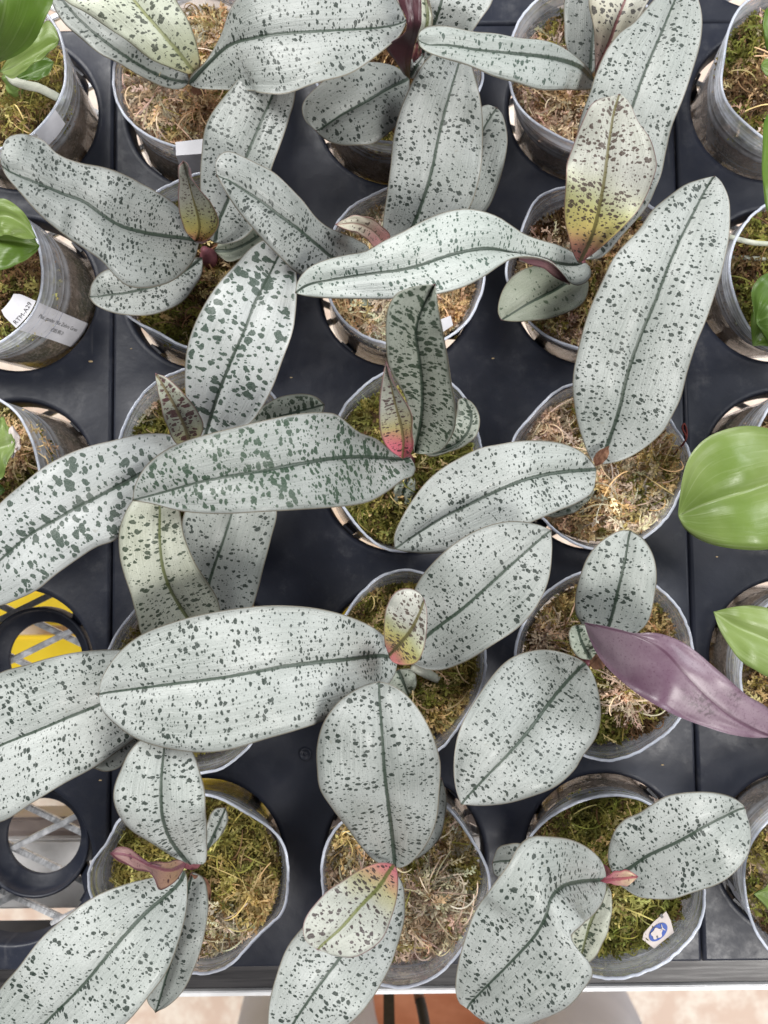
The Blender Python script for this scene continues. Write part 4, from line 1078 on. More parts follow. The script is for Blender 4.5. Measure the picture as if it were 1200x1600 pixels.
leaf(o, [(296, 702, .056), (290, 672, .070), (270, 630, .090), (253, 600, .10), (243, 583, .102)], [(275, 693), (260, 663), (250, 627), (242, 592)],
     [(313, 684), (318, 663), (307, 640), (283, 610), (258, 588)], 'young_spot', name='young_leaf', bulge=.14, label='young leaf with maroon spots')

o = orchid((2, 3), (638, 716), 'orchid with a pink based bud leaf and a long leaf pointing left, third row')
leaf(o, [(642, 738, .036), (632, 765, .036), (626, 793, .03)], [(622, 750), (614, 772), (618, 788)], [(650, 755), (647, 775), (638, 790)], 'olive')
leaf(o, [(655, 706, .046), (687, 705, .050), (714, 694, .055), (732, 672, .059), (737, 648, .059), (726, 621, .055)], [(668, 698), (697, 680), (710, 658), (714, 638), (716, 624)],
     [(675, 713), (702, 706), (726, 697), (744, 681), (750, 660), (747, 642), (738, 628)], 'dense', bulge=.05)
leaf(o, [(641, 714, .050), (624, 717, .056), (590, 714, .070), (560, 713, .084), (525, 715, .098), (485, 721, .110), (410, 735, .122), (360, 743, .124), (310, 753, .122), (260, 767, .116), (207, 782, .108)],
     [(630, 713), (621, 711), (609, 702), (588, 685), (561, 675), (540, 658), (525, 647), (493, 644), (460, 647), (420, 655), (373, 665), (327, 677), (287, 690), (253, 707), (227, 730), (211, 760)],
     [(646, 722), (650, 732), (645, 744), (630, 750), (609, 766), (579, 783), (555, 789), (519, 793), (460, 797), (410, 800), (360, 803), (310, 802), (273, 797), (240, 788)], 'bold2', bulge=.08)
leaf(o, [(648, 708, .052), (650, 693, .058), (657, 660, .074), (660, 630, .090), (659, 591, .108), (654, 550, .126), (650, 520, .138), (656, 490, .148), (668, 464, .155), (680, 444, .158)],
     [(646, 700), (645, 684), (643, 660), (632, 618), (614, 588), (606, 568), (603, 540), (603, 500), (608, 476), (620, 458), (640, 449), (664, 444)],
     [(655, 709), (672, 709), (690, 703), (703, 687), (711, 666), (711, 630), (704, 590), (696, 540), (686, 488), (682, 455)], 'dense', bulge=.10, lift=.006)
leaf(o, [(629, 717, .056), (630, 681, .078), (616, 622, .118), (603, 564, .150)], [(609, 703), (597, 684), (593, 654), (594, 624), (598, 594)],
     [(640, 710), (646, 696), (643, 675), (644, 654), (636, 633), (621, 609), (609, 588)], 'young_pink', name='young_leaf', bulge=-.15, lift=.006, label='folded young leaf, yellow with pink base and maroon spots')

o = orchid((3, 3), (934, 724), 'orchid with a long upright leaf and brown scarred base, third row right')
leaf(o, [(925, 748, .036), (890, 783, .036), (846, 806, .032)], [(900, 755), (865, 785)], [(930, 768), (905, 797), (870, 808)], 'dense')
leaf(o, [(932, 733, .046), (880, 737, .056), (840, 744, .062), (810, 753, .066), (765, 772, .068), (732, 789, .067), (690, 810, .064), (660, 829, .060), (616, 858, .055)],
     [(927, 724), (910, 707), (885, 695), (850, 689), (810, 689), (780, 694), (750, 700), (720, 714), (690, 732), (666, 753), (645, 780), (627, 810), (616, 837)],
     [(931, 746), (925, 770), (900, 787), (875, 797), (840, 812), (790, 835), (740, 855), (690, 864), (660, 865), (632, 862)], 'mid', bulge=.06)
leaf(o, [(937, 725, .046), (950, 695, .052), (970, 635, .066), (980, 590, .074), (1000, 530, .084), (1025, 470, .092), (1054, 395, .098), (1082, 337, .10), (1112, 281, .10), (1117, 275, .10)],
     [(925, 720), (915, 700), (902, 660), (895, 610), (896, 580), (905, 535), (920, 485), (940, 440), (960, 400), (1000, 356), (1020, 327), (1045, 306), (1072, 287), (1095, 279), (1110, 275)],
     [(945, 725), (970, 720), (1000, 705), (1035, 675), (1050, 650), (1065, 620), (1075, 580), (1087, 540), (1105, 497), (1120, 450), (1132, 405), (1140, 370), (1142, 337), (1140, 310), (1132, 290), (1123, 277)], 'mid', bulge=.07)
leaf(o, [(930, 728, .052), (938, 712, .056), (948, 700, .0575), (952, 697, .0575)], [(928, 716), (936, 704)], [(944, 722), (952, 708)], top=DRY, under=DRY, name='dry_sheath')

# ---- fourth row
o = orchid((1, 4), (308, 1012), 'orchid with leaves fanning out under the longest oval leaf, fourth row left')
leaf(o, [(262, 1098, .040), (200, 1150, .044), (146, 1200, .040)], [(230, 1105), (180, 1150)], [(232, 1150), (203, 1175), (187, 1199), (165, 1206)], 'dim')
leaf(o, [(310, 992, .040), (327, 907, .054), (347, 847, .060), (360, 807, .060), (374, 762, .055)], [(288, 965), (285, 900), (284, 850), (288, 805), (315, 765)],
     [(370, 985), (395, 948), (403, 923), (413, 883), (423, 843), (433, 800), (422, 765)], 'dim', bulge=.05)
leaf(o, [(310, 1025, .045), (230, 1065, .058), (151, 1103, .070), (107, 1121, .074), (53, 1144, .076), (0, 1165, .075), (-70, 1200, .07)],
     [(262, 1020), (225, 1016), (187, 1015), (160, 1015), (120, 1019), (80, 1027), (40, 1039), (0, 1051), (-50, 1090)],
     [(290, 1080), (250, 1125), (208, 1157), (187, 1172), (160, 1191), (133, 1207), (104, 1222), (53, 1253), (0, 1285), (-45, 1285)], 'mid', bulge=.05)
leaf(o, [(325, 1012, .046), (290, 963, .060), (277, 943, .068), (263, 917, .079), (253, 887, .089), (248, 843, .096), (248, 793, .097), (244, 758, .094)],
     [(260, 1022), (223, 993), (217, 967), (207, 933), (193, 897), (185, 867), (184, 833), (193, 807), (207, 783), (225, 763)],
     [(345, 985), (345, 953), (340, 933), (323, 907), (303, 877), (290, 843), (280, 798), (265, 766)], 'cream', bulge=.07, ripple=.0015)

o = orchid((2, 4), (618, 1038), 'orchid with the longest oval leaf and a small yellow leaf, fourth row middle')
leaf(o, [(622, 1046, .045), (630, 1066, .044), (640, 1090, .034)], [(606, 1062), (619, 1086)], [(646, 1047), (651, 1070)], 'olive')
leaf(o, [(632, 1030, .050), (670, 992, .062), (725, 950, .078), (775, 905, .087), (825, 860, .092), (862, 828, .092)],
     [(635, 1000), (642, 950), (650, 915), (680, 875), (720, 842), (760, 822), (800, 814), (840, 819)],
     [(650, 1040), (665, 1046), (690, 1047), (725, 1035), (765, 1010), (810, 980), (840, 945), (857, 910), (863, 860)], 'mid', bulge=.05)
leaf(o, [(622, 1030, .052), (595, 1025, .062), (550, 1030, .080), (450, 1041, .100), (350, 1059, .110), (250, 1072, .110), (153, 1085, .103)],
     [(614, 1010), (590, 985), (550, 965), (500, 951), (450, 946), (400, 947), (330, 957), (270, 972), (220, 992), (185, 1020), (160, 1058)],
     [(617, 1055), (600, 1077), (560, 1102), (510, 1125), (465, 1140), (415, 1155), (360, 1171), (310, 1176), (260, 1170), (215, 1155), (185, 1135), (160, 1110)], 'mid', bulge=.05)
leaf(o, [(608, 1024, .066), (625, 1006, .088), (640, 988, .100), (655, 960, .110), (663, 937, .115)], [(601, 1005), (600, 975), (604, 948), (617, 926), (637, 919), (654, 925)],
     [(613, 1034), (630, 1039), (650, 1035), (662, 1015), (667, 985), (667, 952)], 'young_yellow', name='young_leaf', bulge=.10, label='small yellow young leaf')
root_tube(o, [(645, 1040, .046), (662, 1050, .044), (685, 1062, .030)], (8, 8, 6))

o = orchid((3, 4), (921, 1036), 'orchid with one leaf showing its purple underside, fourth row right')
leaf(o, [(925, 1036, .046), (940, 1005, .055), (952, 980, .060), (970, 910, .074), (980, 865, .079), (985, 829, .08)],
     [(912, 1000), (908, 975), (900, 960), (900, 930), (907, 895), (925, 860), (950, 838), (970, 829)], [(960, 1020), (995, 990), (1010, 975), (1022, 945), (1027, 910), (1022, 870), (1005, 842)], 'dim', bulge=.07)
leaf(o, [(925, 1032, .048), (911, 1006, .062), (902, 976, .066)], [(905, 1028), (892, 1012), (889, 995), (893, 980)], [(938, 1022), (935, 998), (920, 978)], 'olive', name='young_leaf')
leaf(o, [(915, 1036, .046), (904, 1047, .052), (870, 1085, .070), (825, 1145, .084), (790, 1185, .09), (770, 1205, .09), (720, 1258, .086)],
     [(900, 1027), (870, 1017), (840, 1015), (800, 1027), (765, 1060), (735, 1105), (715, 1150), (709, 1200), (712, 1232)],
     [(925, 1050), (935, 1080), (939, 1120), (932, 1150), (910, 1185), (900, 1202), (865, 1230), (825, 1247), (790, 1256), (750, 1260)], 'mid', bulge=.07)
leaf(o, [(913, 973, .082), (950, 982, .094), (995, 994, .106), (1035, 1016, .112), (1067, 1050, .113), (1100, 1084, .110), (1140, 1118, .105), (1185, 1143, .099), (1213, 1152, .096)],
     [(950, 979), (990, 990), (1025, 989), (1060, 1000), (1090, 1020), (1125, 1050), (1165, 1085), (1200, 1106), (1214, 1130)],
     [(920, 995, -.012), (935, 1025, -.020), (955, 1050, -.016), (990, 1080, -.010), (1025, 1102), (1060, 1120), (1100, 1135), (1140, 1147), (1180, 1153)], top=PURPLE, under=PURPLE, bulge=.10, groove=-.0012, label='leaf turned to its purple underside')
leaf(o, [(921, 1040, .050), (938, 1026, .066), (950, 1030, .07)], [(925, 1030), (938, 1020)], [(930, 1046), (945, 1042)], top=DRY, under=DRY, name='dry_sheath')

# ---- front row
o = orchid((1, 5), (292, 1352), 'orchid with a twisted wine coloured young leaf, front row left', r=.007)
leaf(o, [(322, 1332, .040), (336, 1300, .044), (353, 1262, .044)], [(322, 1292), (336, 1264)], [(345, 1306), (356, 1280)], 'dim')
leaf(o, [(300, 1362, .040), (290, 1400, .050), (275, 1470, .055), (255, 1540, .050), (243, 1582, .046)], [(282, 1400), (252, 1470), (233, 1530), (230, 1564)],
     [(318, 1372), (325, 1410), (320, 1460), (305, 1510), (285, 1550), (262, 1572)], 'dim', bulge=.08)
leaf(o, [(297, 1351, .050), (285, 1340, .056), (264, 1312, .078), (253, 1280, .092), (250, 1240, .098), (252, 1200, .098), (258, 1148, .094)],
     [(275, 1343), (260, 1335), (225, 1312), (200, 1295), (185, 1275), (179, 1250), (181, 1225), (190, 1200), (202, 1175), (225, 1152)],
     [(308, 1350), (320, 1350), (323, 1300), (320, 1240), (311, 1200), (303, 1178), (288, 1152)], 'mid', bulge=.09)
leaf(o, [(289, 1360, .052), (280, 1380, .060), (225, 1430, .078), (175, 1485, .088), (125, 1545, .090), (75, 1595, .086), (10, 1665, .08)],
     [(270, 1363), (240, 1370), (200, 1380), (150, 1400), (105, 1430), (65, 1465), (30, 1510), (0, 1545), (-30, 1600)],
     [(292, 1372), (293, 1385), (292, 1420), (280, 1470), (260, 1520), (230, 1560), (195, 1600), (110, 1660)], 'mid', bulge=.06)
leaf(o, [(291, 1350, .058), (264, 1362, .080), (236, 1355, .098), (205, 1340, .110), (173, 1333, .115)], [(280, 1343), (256, 1348), (229, 1347), (216, 1338), (203, 1326), (186, 1324)],
     [(285, 1362), (272, 1380), (250, 1391), (244, 1375), (235, 1364), (208, 1357), (181, 1342)], 'wine', name='young_leaf', bulge=-.12, label='twisted wine coloured young leaf')
leaf(o, [(299, 1366, .045), (318, 1395, .038), (323, 1450, .028)], [(312, 1376), (322, 1410)], [(324, 1376), (328, 1420)], top=DRY, under=DRY, name='dry_sheath')

o = orchid((2, 5), (617, 1354), 'orchid with a pink and yellow tinged front leaf, front row middle')
leaf(o, [(625, 1347, .042), (655, 1310, .050), (680, 1260, .050), (690, 1215, .045)], [(640, 1290), (665, 1240)], [(650, 1343), (685, 1312), (696, 1275), (697, 1240)], 'dim')
leaf(o, [(618, 1362, .046), (580, 1430, .060), (531, 1499, .074), (509, 1528, .078), (488, 1557, .079), (459, 1600, .076), (430, 1650, .07)],
     [(575, 1385), (520, 1410), (485, 1438), (461, 1463), (445, 1488), (432, 1523), (423, 1555), (419, 1584), (420, 1620)],
     [(630, 1382), (633, 1410), (632, 1440), (621, 1480), (608, 1517), (589, 1549), (568, 1576), (545, 1600), (490, 1645)], 'mid', bulge=.06)
leaf(o, [(617, 1353, .050), (613, 1310, .066), (607, 1260, .084), (601, 1210, .097), (597, 1150, .104), (593, 1090, .101), (592, 1065, .096)],
     [(600, 1352), (585, 1345), (560, 1320), (540, 1290), (520, 1260), (500, 1230), (495, 1200), (494, 1170), (505, 1130), (530, 1095), (565, 1073)],
     [(622, 1357), (640, 1350), (665, 1320), (682, 1280), (687, 1240), (689, 1200), (686, 1180), (675, 1145), (655, 1110), (630, 1082), (608, 1069)], 'mid', bulge=.10, ripple=.003)
leaf(o, [(616, 1351, .058), (590, 1390, .084), (565, 1416, .098), (530, 1455, .108), (496, 1484, .110)],
     [(605, 1349), (590, 1349), (560, 1360), (520, 1385), (490, 1415), (475, 1440), (474, 1460), (483, 1476)],
     [(621, 1362), (622, 1390), (615, 1425), (600, 1460), (580, 1482), (552, 1495), (525, 1495)], 'young_tip', bulge=.08, label='young leaf shading from pink through yellow to grey')

o = orchid((3, 5), (950, 1374), 'orchid with a drooping folded leaf and a pink bud, front row right')
leaf(o, [(870, 1380, .040), (820, 1350, .044), (769, 1348, .040)], [(840, 1330), (805, 1317), (780, 1324)], [(830, 1385), (790, 1377), (772, 1366)], 'dim')
leaf(o, [(950, 1382, .040), (936, 1415, .044), (925, 1440, .045), (910, 1492, .040), (903, 1512, .036)], [(920, 1410), (895, 1455), (888, 1490)], [(956, 1395), (957, 1413), (951, 1453), (939, 1483), (920, 1504)], 'cream')
leaf(o, [(960, 1368, .050), (983, 1359, .056), (1013, 1339, .066), (1061, 1317, .079), (1107, 1291, .085), (1165, 1262, .082)],
     [(954, 1358), (950, 1344), (952, 1320), (960, 1296), (976, 1280), (997, 1271), (1019, 1256), (1045, 1244), (1077, 1237), (1109, 1237), (1141, 1244), (1158, 1254)],
     [(965, 1381), (976, 1389), (995, 1401), (1019, 1405), (1053, 1404), (1088, 1395), (1120, 1381), (1147, 1363), (1165, 1339), (1173, 1312), (1172, 1291), (1167, 1272)], 'mid', bulge=.08)
leaf(o, [(948, 1376, .050), (910, 1379, .074), (880, 1387, .092), (862, 1405, .102), (855, 1430, .104), (840, 1460, .100), (800, 1505, .090), (765, 1540, .080), (730, 1576, .068)],
     [(947, 1365), (940, 1345), (920, 1325), (890, 1310), (855, 1305), (828, 1306), (810, 1322), (795, 1350), (765, 1390), (740, 1430), (725, 1470), (715, 1510), (712, 1550), (719, 1570)],
     [(947, 1392), (940, 1412), (926, 1430), (905, 1450), (892, 1462), (902, 1482), (920, 1503), (927, 1522), (912, 1545), (882, 1574), (840, 1597), (800, 1610), (765, 1602), (742, 1588)], 'mid', bulge=.07)
leaf(o, [(938, 1376, .058), (966, 1374, .074), (997, 1370, .082)], [(958, 1364), (979, 1359)], [(952, 1381), (971, 1385), (989, 1380)], 'bud', name='young_leaf', bulge=.25, label='small pink bud leaf')

# ---- green leaved neighbours
GG = 'green leaved orchids at the photo edges'
o = orchid((0, 1), (5, 118), 'green orchid in the top left corner with a thick silver root', group=GG, stem=STEM_GREEN)
leaf(o, [(12, 128, .040), (45, 114, .044), (84, 97, .046)], [(38, 98), (70, 88)], [(40, 124), (70, 121)], 'deep_green', under=GREEN_UNDER)
leaf(o, [(0, 112, .055), (40, 90, .070), (92, 62, .078)], [(15, 85), (50, 55), (74, 32), (86, 44)], [(20, 122), (45, 105), (70, 85), (88, 72)], 'light_green', under=GREEN_UNDER)
leaf(o, [(-40, 118, .06), (-25, 90, .09), (0, 30, .12), (10, -30, .13), (20, -110, .13)], [(-10, 102), (19, 93), (37, 80), (56, 56), (72, 21), (80, 0), (80, -60)], [(-50, 100), (-60, 40), (-50, -40)], 'green', under=GREEN_UNDER)
root_tube(o, [(11, 116, .044), (25, 128, .046), (45, 134, .046), (62, 138, .044), (80, 147, .040), (99, 157, .034)], (6, 7, 7, 7, 7, 6.5))
o = orchid((0, 2), (-40, 370), 'green orchid at the left edge above the printed name tag', group=GG, stem=STEM_GREEN)
leaf(o, [(-40, 370, .05), (-5, 372, .060), (30, 376, .062), (61, 383, .056)], [(-20, 352), (15, 350), (45, 364)], [(-20, 425), (15, 418), (45, 403), (58, 392)], 'green', under=GREEN_UNDER)
leaf(o, [(-40, 362, .056), (0, 335, .068), (30, 345, .068), (57, 372, .064)], [(-20, 320), (5, 312), (35, 330)], [(-20, 372), (15, 368), (40, 374)], 'light_green', under=GREEN_UNDER)
o = orchid((0, 3), (-45, 725), 'green orchid at the left edge with a torn brown margined leaf', group=GG, stem=STEM_GREEN)
leaf(o, [(-42, 728, .05), (-5, 700, .056), (14, 694, .055), (23, 690, .053)], [(-20, 680), (-4, 660), (4, 650), (10, 664), (17, 672)], [(-20, 758), (5, 742), (12, 722), (21, 706)], 'light_green', under=GREEN_UNDER)
leaf(o, [(14, 698, .0535), (22, 692, .0535), (31, 690, .052)], [(14, 680), (19, 665), (25, 674), (30, 682)], [(14, 708), (19, 716), (26, 705), (31, 699)], top=PAPER_BACK, under=DRY, name='dry_margin', label='dried pinkish leaf margin')
leaf(o, [(-40, 745, .045), (-10, 758, .045), (8, 766, .042)], [(-15, 745), (2, 758)], [(-15, 772), (0, 774)], 'green', under=GREEN_UNDER)
o = orchid((4, 1), (1245, 130), 'green orchid showing only leaf slivers at the top right edge', group=GG, stem=STEM_GREEN)
leaf(o, [(1245, 135, .055), (1225, 215, .085), (1216, 290, .095), (1222, 370, .09)], [(1215, 165), (1197, 182), (1192, 213), (1193, 262), (1197, 325)], [(1262, 200), (1245, 300)], 'green', under=GREEN_UNDER)
leaf(o, [(1243, 128, .055), (1222, 65, .085), (1210, 5, .09)], [(1215, 100), (1195, 66), (1191, 45), (1196, 15)], [(1250, 70), (1235, 10)], 'green', under=GREEN_UNDER)
leaf(o, [(1240, 124, .058), (1212, 110, .075), (1189, 103, .08)], [(1220, 98), (1198, 90)], [(1220, 128), (1200, 118)], 'light_green', under=GREEN_UNDER)
o = orchid((4, 2), (1285, 440), 'green orchid at the right edge with dangling pale roots', group=GG, stem=STEM_GREEN)
leaf(o, [(1275, 480, .046), (1222, 512, .046), (1177, 540, .042)], [(1220, 486), (1180, 482), (1174, 500)], [(1230, 548), (1195, 540)], 'green', under=GREEN_UNDER)
leaf(o, [(1285, 440, .055), (1235, 470, .066), (1205, 490, .066), (1182, 505, .06)], [(1250, 418), (1215, 423), (1198, 427), (1182, 438), (1175, 452), (1177, 480)], [(1260, 560), (1215, 555), (1196, 528)], 'deep_green', under=GREEN_UNDER)
root_tube(o, [(1270, 400, .045), (1220, 383, .042), (1175, 379, .040), (1140, 370, .036)], (4, 4, 4, 4))
root_tube(o, [(1240, 415, .036), (1190, 405, .032), (1140, 402, .028)], (4, 4, 4))
o = orchid((4, 3), (1300, 735), 'green orchid with one broad glossy leaf over the right tray edge', group=GG, stem=STEM_GREEN)
leaf(o, [(1302, 733, .055), (1240, 745, .070), (1200, 757, .078), (1162, 770, .082), (1112, 784, .078), (1060, 806, .066)],
     [(1270, 695), (1240, 678), (1200, 669), (1155, 667), (1125, 674), (1100, 687), (1080, 710), (1068, 742), (1062, 778)],
     [(1280, 800), (1245, 842), (1200, 858), (1150, 858), (1110, 850), (1085, 838), (1068, 823)], 'light_green', under=GREEN_UNDER, bulge=.12, ripple=.001)
o = orchid((4, 4), (1285, 1045), 'green orchid with a small pointed leaf at the right edge', group=GG, stem=STEM_GREEN)
leaf(o, [(1285, 1045, .055), (1240, 1020, .068), (1200, 1000, .074), (1150, 978, .074), (1115, 956, .068)], [(1265, 990), (1235, 962), (1200, 950), (1170, 946), (1140, 949)],
     [(1265, 1075), (1230, 1070), (1200, 1058), (1180, 1047), (1160, 1035), (1140, 1012), (1124, 984)], 'light_green', under=GREEN_UNDER, bulge=.10)
o = orchid((4, 5), (1275, 1382), 'green orchid at the front right edge, one leaf tip showing', group=GG, stem=STEM_GREEN)
leaf(o, [(1275, 1382, .055), (1232, 1392, .066), (1178, 1397, .060)], [(1245, 1345), (1212, 1358), (1196, 1385)], [(1250, 1440), (1210, 1434), (1192, 1412)], 'light_green', under=GREEN_UNDER)

# ================================================================== TAGS AND STICKERS
def wall_patch(name, p, th0, th1, f0, f1, off, mat, parent, nt_=14, nf=10):
    V, F = [], []
    for i in range(nf + 1):
        for j in range(nt_ + 1):
            f = f0 + (f1 - f0) * i / nf; th = th0 + (th1 - th0) * j / nt_
            V.append(p.wall(np.array([th]), np.array([f]), off)[0] - p.base)
    W = nt_ + 1
    for i in range(nf):
        for j in range(nt_):
            F.append((i * W + j, i * W + j + 1, (i + 1) * W + j + 1, (i + 1) * W + j))
    o = link(name, mesh_py(name, V, F, [mat], True), parent)
    return o
def text_verts(txt):
    cu = bpy.data.curves.new('lettering', 'FONT'); cu.body = txt; cu.size = 1.0; cu.resolution_u = 3
    to = bpy.data.objects.new('lettering', cu)
    me = to.to_mesh()
    V = [tuple(v.co) for v in me.vertices]; F = [tuple(q.vertices) for q in me.polygons]
    to.to_mesh_clear(); bpy.data.objects.remove(to); bpy.data.curves.remove(cu)
    V = np.array(V)
    return V, F
def quad_sheet(name, corners, mat, parent, thick=0.0003, n=6, sag=0.0):
    """a thin sheet between four points (px,py,h)"""
    c = at_many(corners); V = []
    for k in (0, 1):
        for i in range(n + 1):
            for j in range(n + 1):
                u, v = i / n, j / n
                p = (c[0] * (1 - u) + c[1] * u) * (1 - v) + (c[3] * (1 - u) + c[2] * u) * v
                V.append(p + np.array([0, 0, sag * math.sin(math.pi * u) * math.sin(math.pi * v) - k * thick]))
    W = n + 1; F = []
    for k in (0, 1):
        for i in range(n):
            for j in range(n):
                a = k * W * W + i * W + j
                q = (a, a + 1, a + W + 1, a + W)
                F.append(q if k else q[::-1])
    for i in range(n):
        for (a, b) in ((i * W, (i + 1) * W), (i * W + n, (i + 1) * W + n), (i, i + 1), (n * W + i, n * W + i + 1)):
            F.append((a, b, b + W * W, a + W * W))
    return link(name, mesh_py(name, np.array(V) - np.array(parent.location), F, [mat], False), parent)

# printed name tag on the left pot
p = POTS[(0, 2)]
ta0, ta1 = R(-46), R(-22)
tagp = wall_patch('name_tag', p, ta0, ta1, 0.42, 1.0, 0.0006, PAPER, p.root)
tagp["label"] = 'white printed name tag down the pot wall'
tabc = p.wall(np.array([ta0]), np.array([1.0]), -0.0005)[0], p.wall(np.array([ta1]), np.array([1.0]), -0.0005)[0]
def tab_pt(u, v, lift=0.0):      # u along the rim, v inwards
    a = p.wall(np.array([ta0 + (ta1 - ta0) * u]), np.array([1.0]), -0.0003)[0]
    inn = np.array([p.rim[0], p.rim[1], ZT]) - a; inn[2] = 0; inn /= np.linalg.norm(inn)
    return a + inn * v * 0.0125 + np.array([0, 0, 0.0012 + 0.0045 * v - 0.0015 * v * v + lift])
V, F = [], []
nu, nv = 10, 8
for i in range(nv + 1):
    for j in range(nu + 1):
        v = i / nv; u = j / nu
        rnd = 0.18 * max(0, v - 0.72) / 0.28
        V.append(tab_pt(0.5 + (u - 0.5) * (1 - rnd), v) - p.base)
for i in range(nv):
    for j in range(nu):
        a = i * (nu + 1) + j; F.append((a, a + 1, a + nu + 2, a + nu + 1))
tab = link('tag_tab', mesh_py('tag_tab', V, F, [PAPER], True), tagp)
TV, TF = text_verts("RTM-A29")
w = TV[:, 0].max(); sc_ = 0.82 / w
lv = [tab_pt(0.06 + x * sc_, 0.10 + (y * sc_) * 1.25, 0.0003) - p.base for x, y, _ in TV]
link('lettering', mesh_py('lettering', lv, TF, [INK]), tagp)
for txt, tcen, fa, fb, hgt in (("Phal. gander Mix Zebra Gree", 0.42, 0.93, 0.50, 0.13), ("\u300a\u6591\u99ac\u300b", 0.70, 0.76, 0.60, 0.11)):
    TV, TF = text_verts(txt)
    w = TV[:, 0].max()
    # text runs down the wall: x -> height fraction, y -> round the pot
    vv = []
    for x, y, _ in TV:
        f = fa + (fb - fa) * x / w
        th = ta1 + (ta0 - ta1) * (tcen - y * hgt / 0.7)
        vv.append(p.wall(np.array([th]), np.array([f]), 0.0009)[0] - p.base)
    link('lettering', mesh_py('lettering', vv, TF, [GREY_INK]), tagp)
# tape and plain tags
p = POTS[(1, 1)]
o = wall_patch('tape', p, R(-107), R(-84), 0.62, 1.0, 0.0007, PAPER, p.root); o["label"] = 'white tape over the near rim'
quad_sheet('tape_end', [(274, 222, .0447), (317, 217, .0447), (316, 240, .0450), (275, 243, .0450)], PAPER, p.root)
p = POTS[(0, 1)]
wall_patch('tape', p, R(-52), R(-28), 0.80, 1.0, 0.0007, PAPER, p.root)
p = POTS[(2, 2)]
quad_sheet('tag_stub', [(686, 500, .042), (704, 493, .046), (708, 508, .044), (690, 520, .038)], PAPER, p.root)
p = POTS[(4, 5)]
wall_patch('tape', p, R(196), R(210), 0.55, 0.8, 0.0008, PAPER, p.root)
# blue flower sticker
p = POTS[(3, 5)]
HS = 0.0372
def flat_poly(name, pts, h, mat, parent, sub=True):
    c = at_many([(x, y, h + (y - 1455) * -0.00002) for x, y in pts])
    n = len(c); V = np.vstack([c, c - np.array([0, 0, 0.0003])]) - np.array(p.base)
    F = [tuple(range(n)), tuple(range(2 * n - 1, n - 1, -1))] + [(i, (i + 1) % n, n + (i + 1) % n, n + i) for i in range(n)]
    o = link(name, mesh_py(name, V, F, [mat]), parent)
    if not sub: return o
    return o
stk = flat_poly('sticker', [(1004, 1468), (1022, 1482), (1053, 1457), (1048, 1438), (1041, 1424), (1022, 1440), (1006, 1458)], HS, PAPER_BACK, p.root)
stk["label"] = 'cream sticker with a blue oval flower emblem'
def ell(cx, cy, a, b, rot, n=28, wob=None):
    out = []
    for k in range(n):
        t = 2 * math.pi * k / n
        r = 1.0 + (wob * math.sin(5 * t + 0.6) if wob else 0)
        x, y = a * r * math.cos(t), b * r * math.sin(t)
        out.append((cx + x * math.cos(rot) - y * math.sin(rot), cy + x * math.sin(rot) + y * math.cos(rot)))
    return out
flat_poly('emblem_oval', ell(1028.6, 1456.6, 17.5, 10.2, R(-46)), HS + 0.0005, BLUE, stk)
flat_poly('emblem_flower', ell(1026.6, 1458.6, 9.2, 7.6, R(-46), 36, 0.14), HS + 0.0010, PAPER_BACK, stk)
flat_poly('emblem_stalk', [(1031, 1453.5), (1034.5, 1450.8), (1033, 1444.8), (1034, 1444.4), (1035.8, 1450), (1039.8, 1453), (1039, 1453.8), (1035.2, 1451.8), (1032, 1454.3)], HS + 0.0010, PAPER_BACK, stk)
flat_poly('emblem_lip', ell(1027.3, 1464.2, 1.9, 1.2, R(-80), 12), HS + 0.0014, GREY_INK, stk)
flat_poly('lettering', [(1031, 1430), (1034, 1427.5), (1037, 1433), (1034, 1435.5)], HS + 0.0005, GREY_INK, stk)
# red thread over the dented pot's rim
p = POTS[(3, 3)]
th_o = tube('thread', at_many([(1050, 715, .026), (1062, 700, .036), (1070, 690, .045), (1073, 675, .0465), (1069, 662, .0465), (1066, 668, .047), (1072, 682, .047)]), [0.0006] * 7, plain('red_thread', (0.16, 0.035, 0.03), 0.8, 0.2), p.root, 6)

# small square screw boss on the tray and scattered debris
def crumb(px, py, h, s, mat, label):
    c = at(px, py, h); g = np.random.default_rng(int(px * 7 + py))
    V, F = [], []
    pts = [c + np.array([math.cos(a) * s * k, math.sin(a) * s * 0.4 * k, z]) for z, k in ((0.0002, 0.8), (s * 0.25, 1.0), (s * 0.4, 0.5)) for a in np.linspace(0, 2 * math.pi, 7, endpoint=False) + g.random()]
    for q in range(2):
        for j in range(7):
            F.append((q * 7 + j, q * 7 + (j + 1) % 7, (q + 1) * 7 + (j + 1) % 7, (q + 1) * 7 + j))
    F.append(tuple(range(14, 21))); F.append(tuple(range(6, -1, -1)))
    o = link('moss_crumb', mesh_py('moss_crumb', np.array(pts) - c, F, [mat]), None, tuple(c))
    tag(o, label, 'crumb', 'crumbs on the trays')
STRAW = plain('straw_crumb', (0.50, 0.38, 0.22), 0.8, 0.2, nscale=300)
for px_, py_, h_, sz_ in ((142, 565, 0.0, 0.0016), (157, 1219, 0.0, 0.0011), (455, 590, 0.0, 0.0009), (770, 560, 0.0, 0.0010), (1120, 870, 0.0, 0.0009), (820, 1300, 0.0, 0.0008), (1035, 1195, 0.0, 0.0010), (205, 545, 0.0, 0.0008)):
    crumb(px_, py_, h_, sz_, STRAW, 'tiny pale crumb lying on the black tray')
sc_c = at(477, 1178, 0.0)
V, F = [], []
prof = [(0.0042, 0.0001), (0.0040, 0.0012), (0.0028, 0.0014), (0.0024, 0.0005), (0.0010, 0.0005), (0.0008, 0.0012), (0.0, 0.0013)]
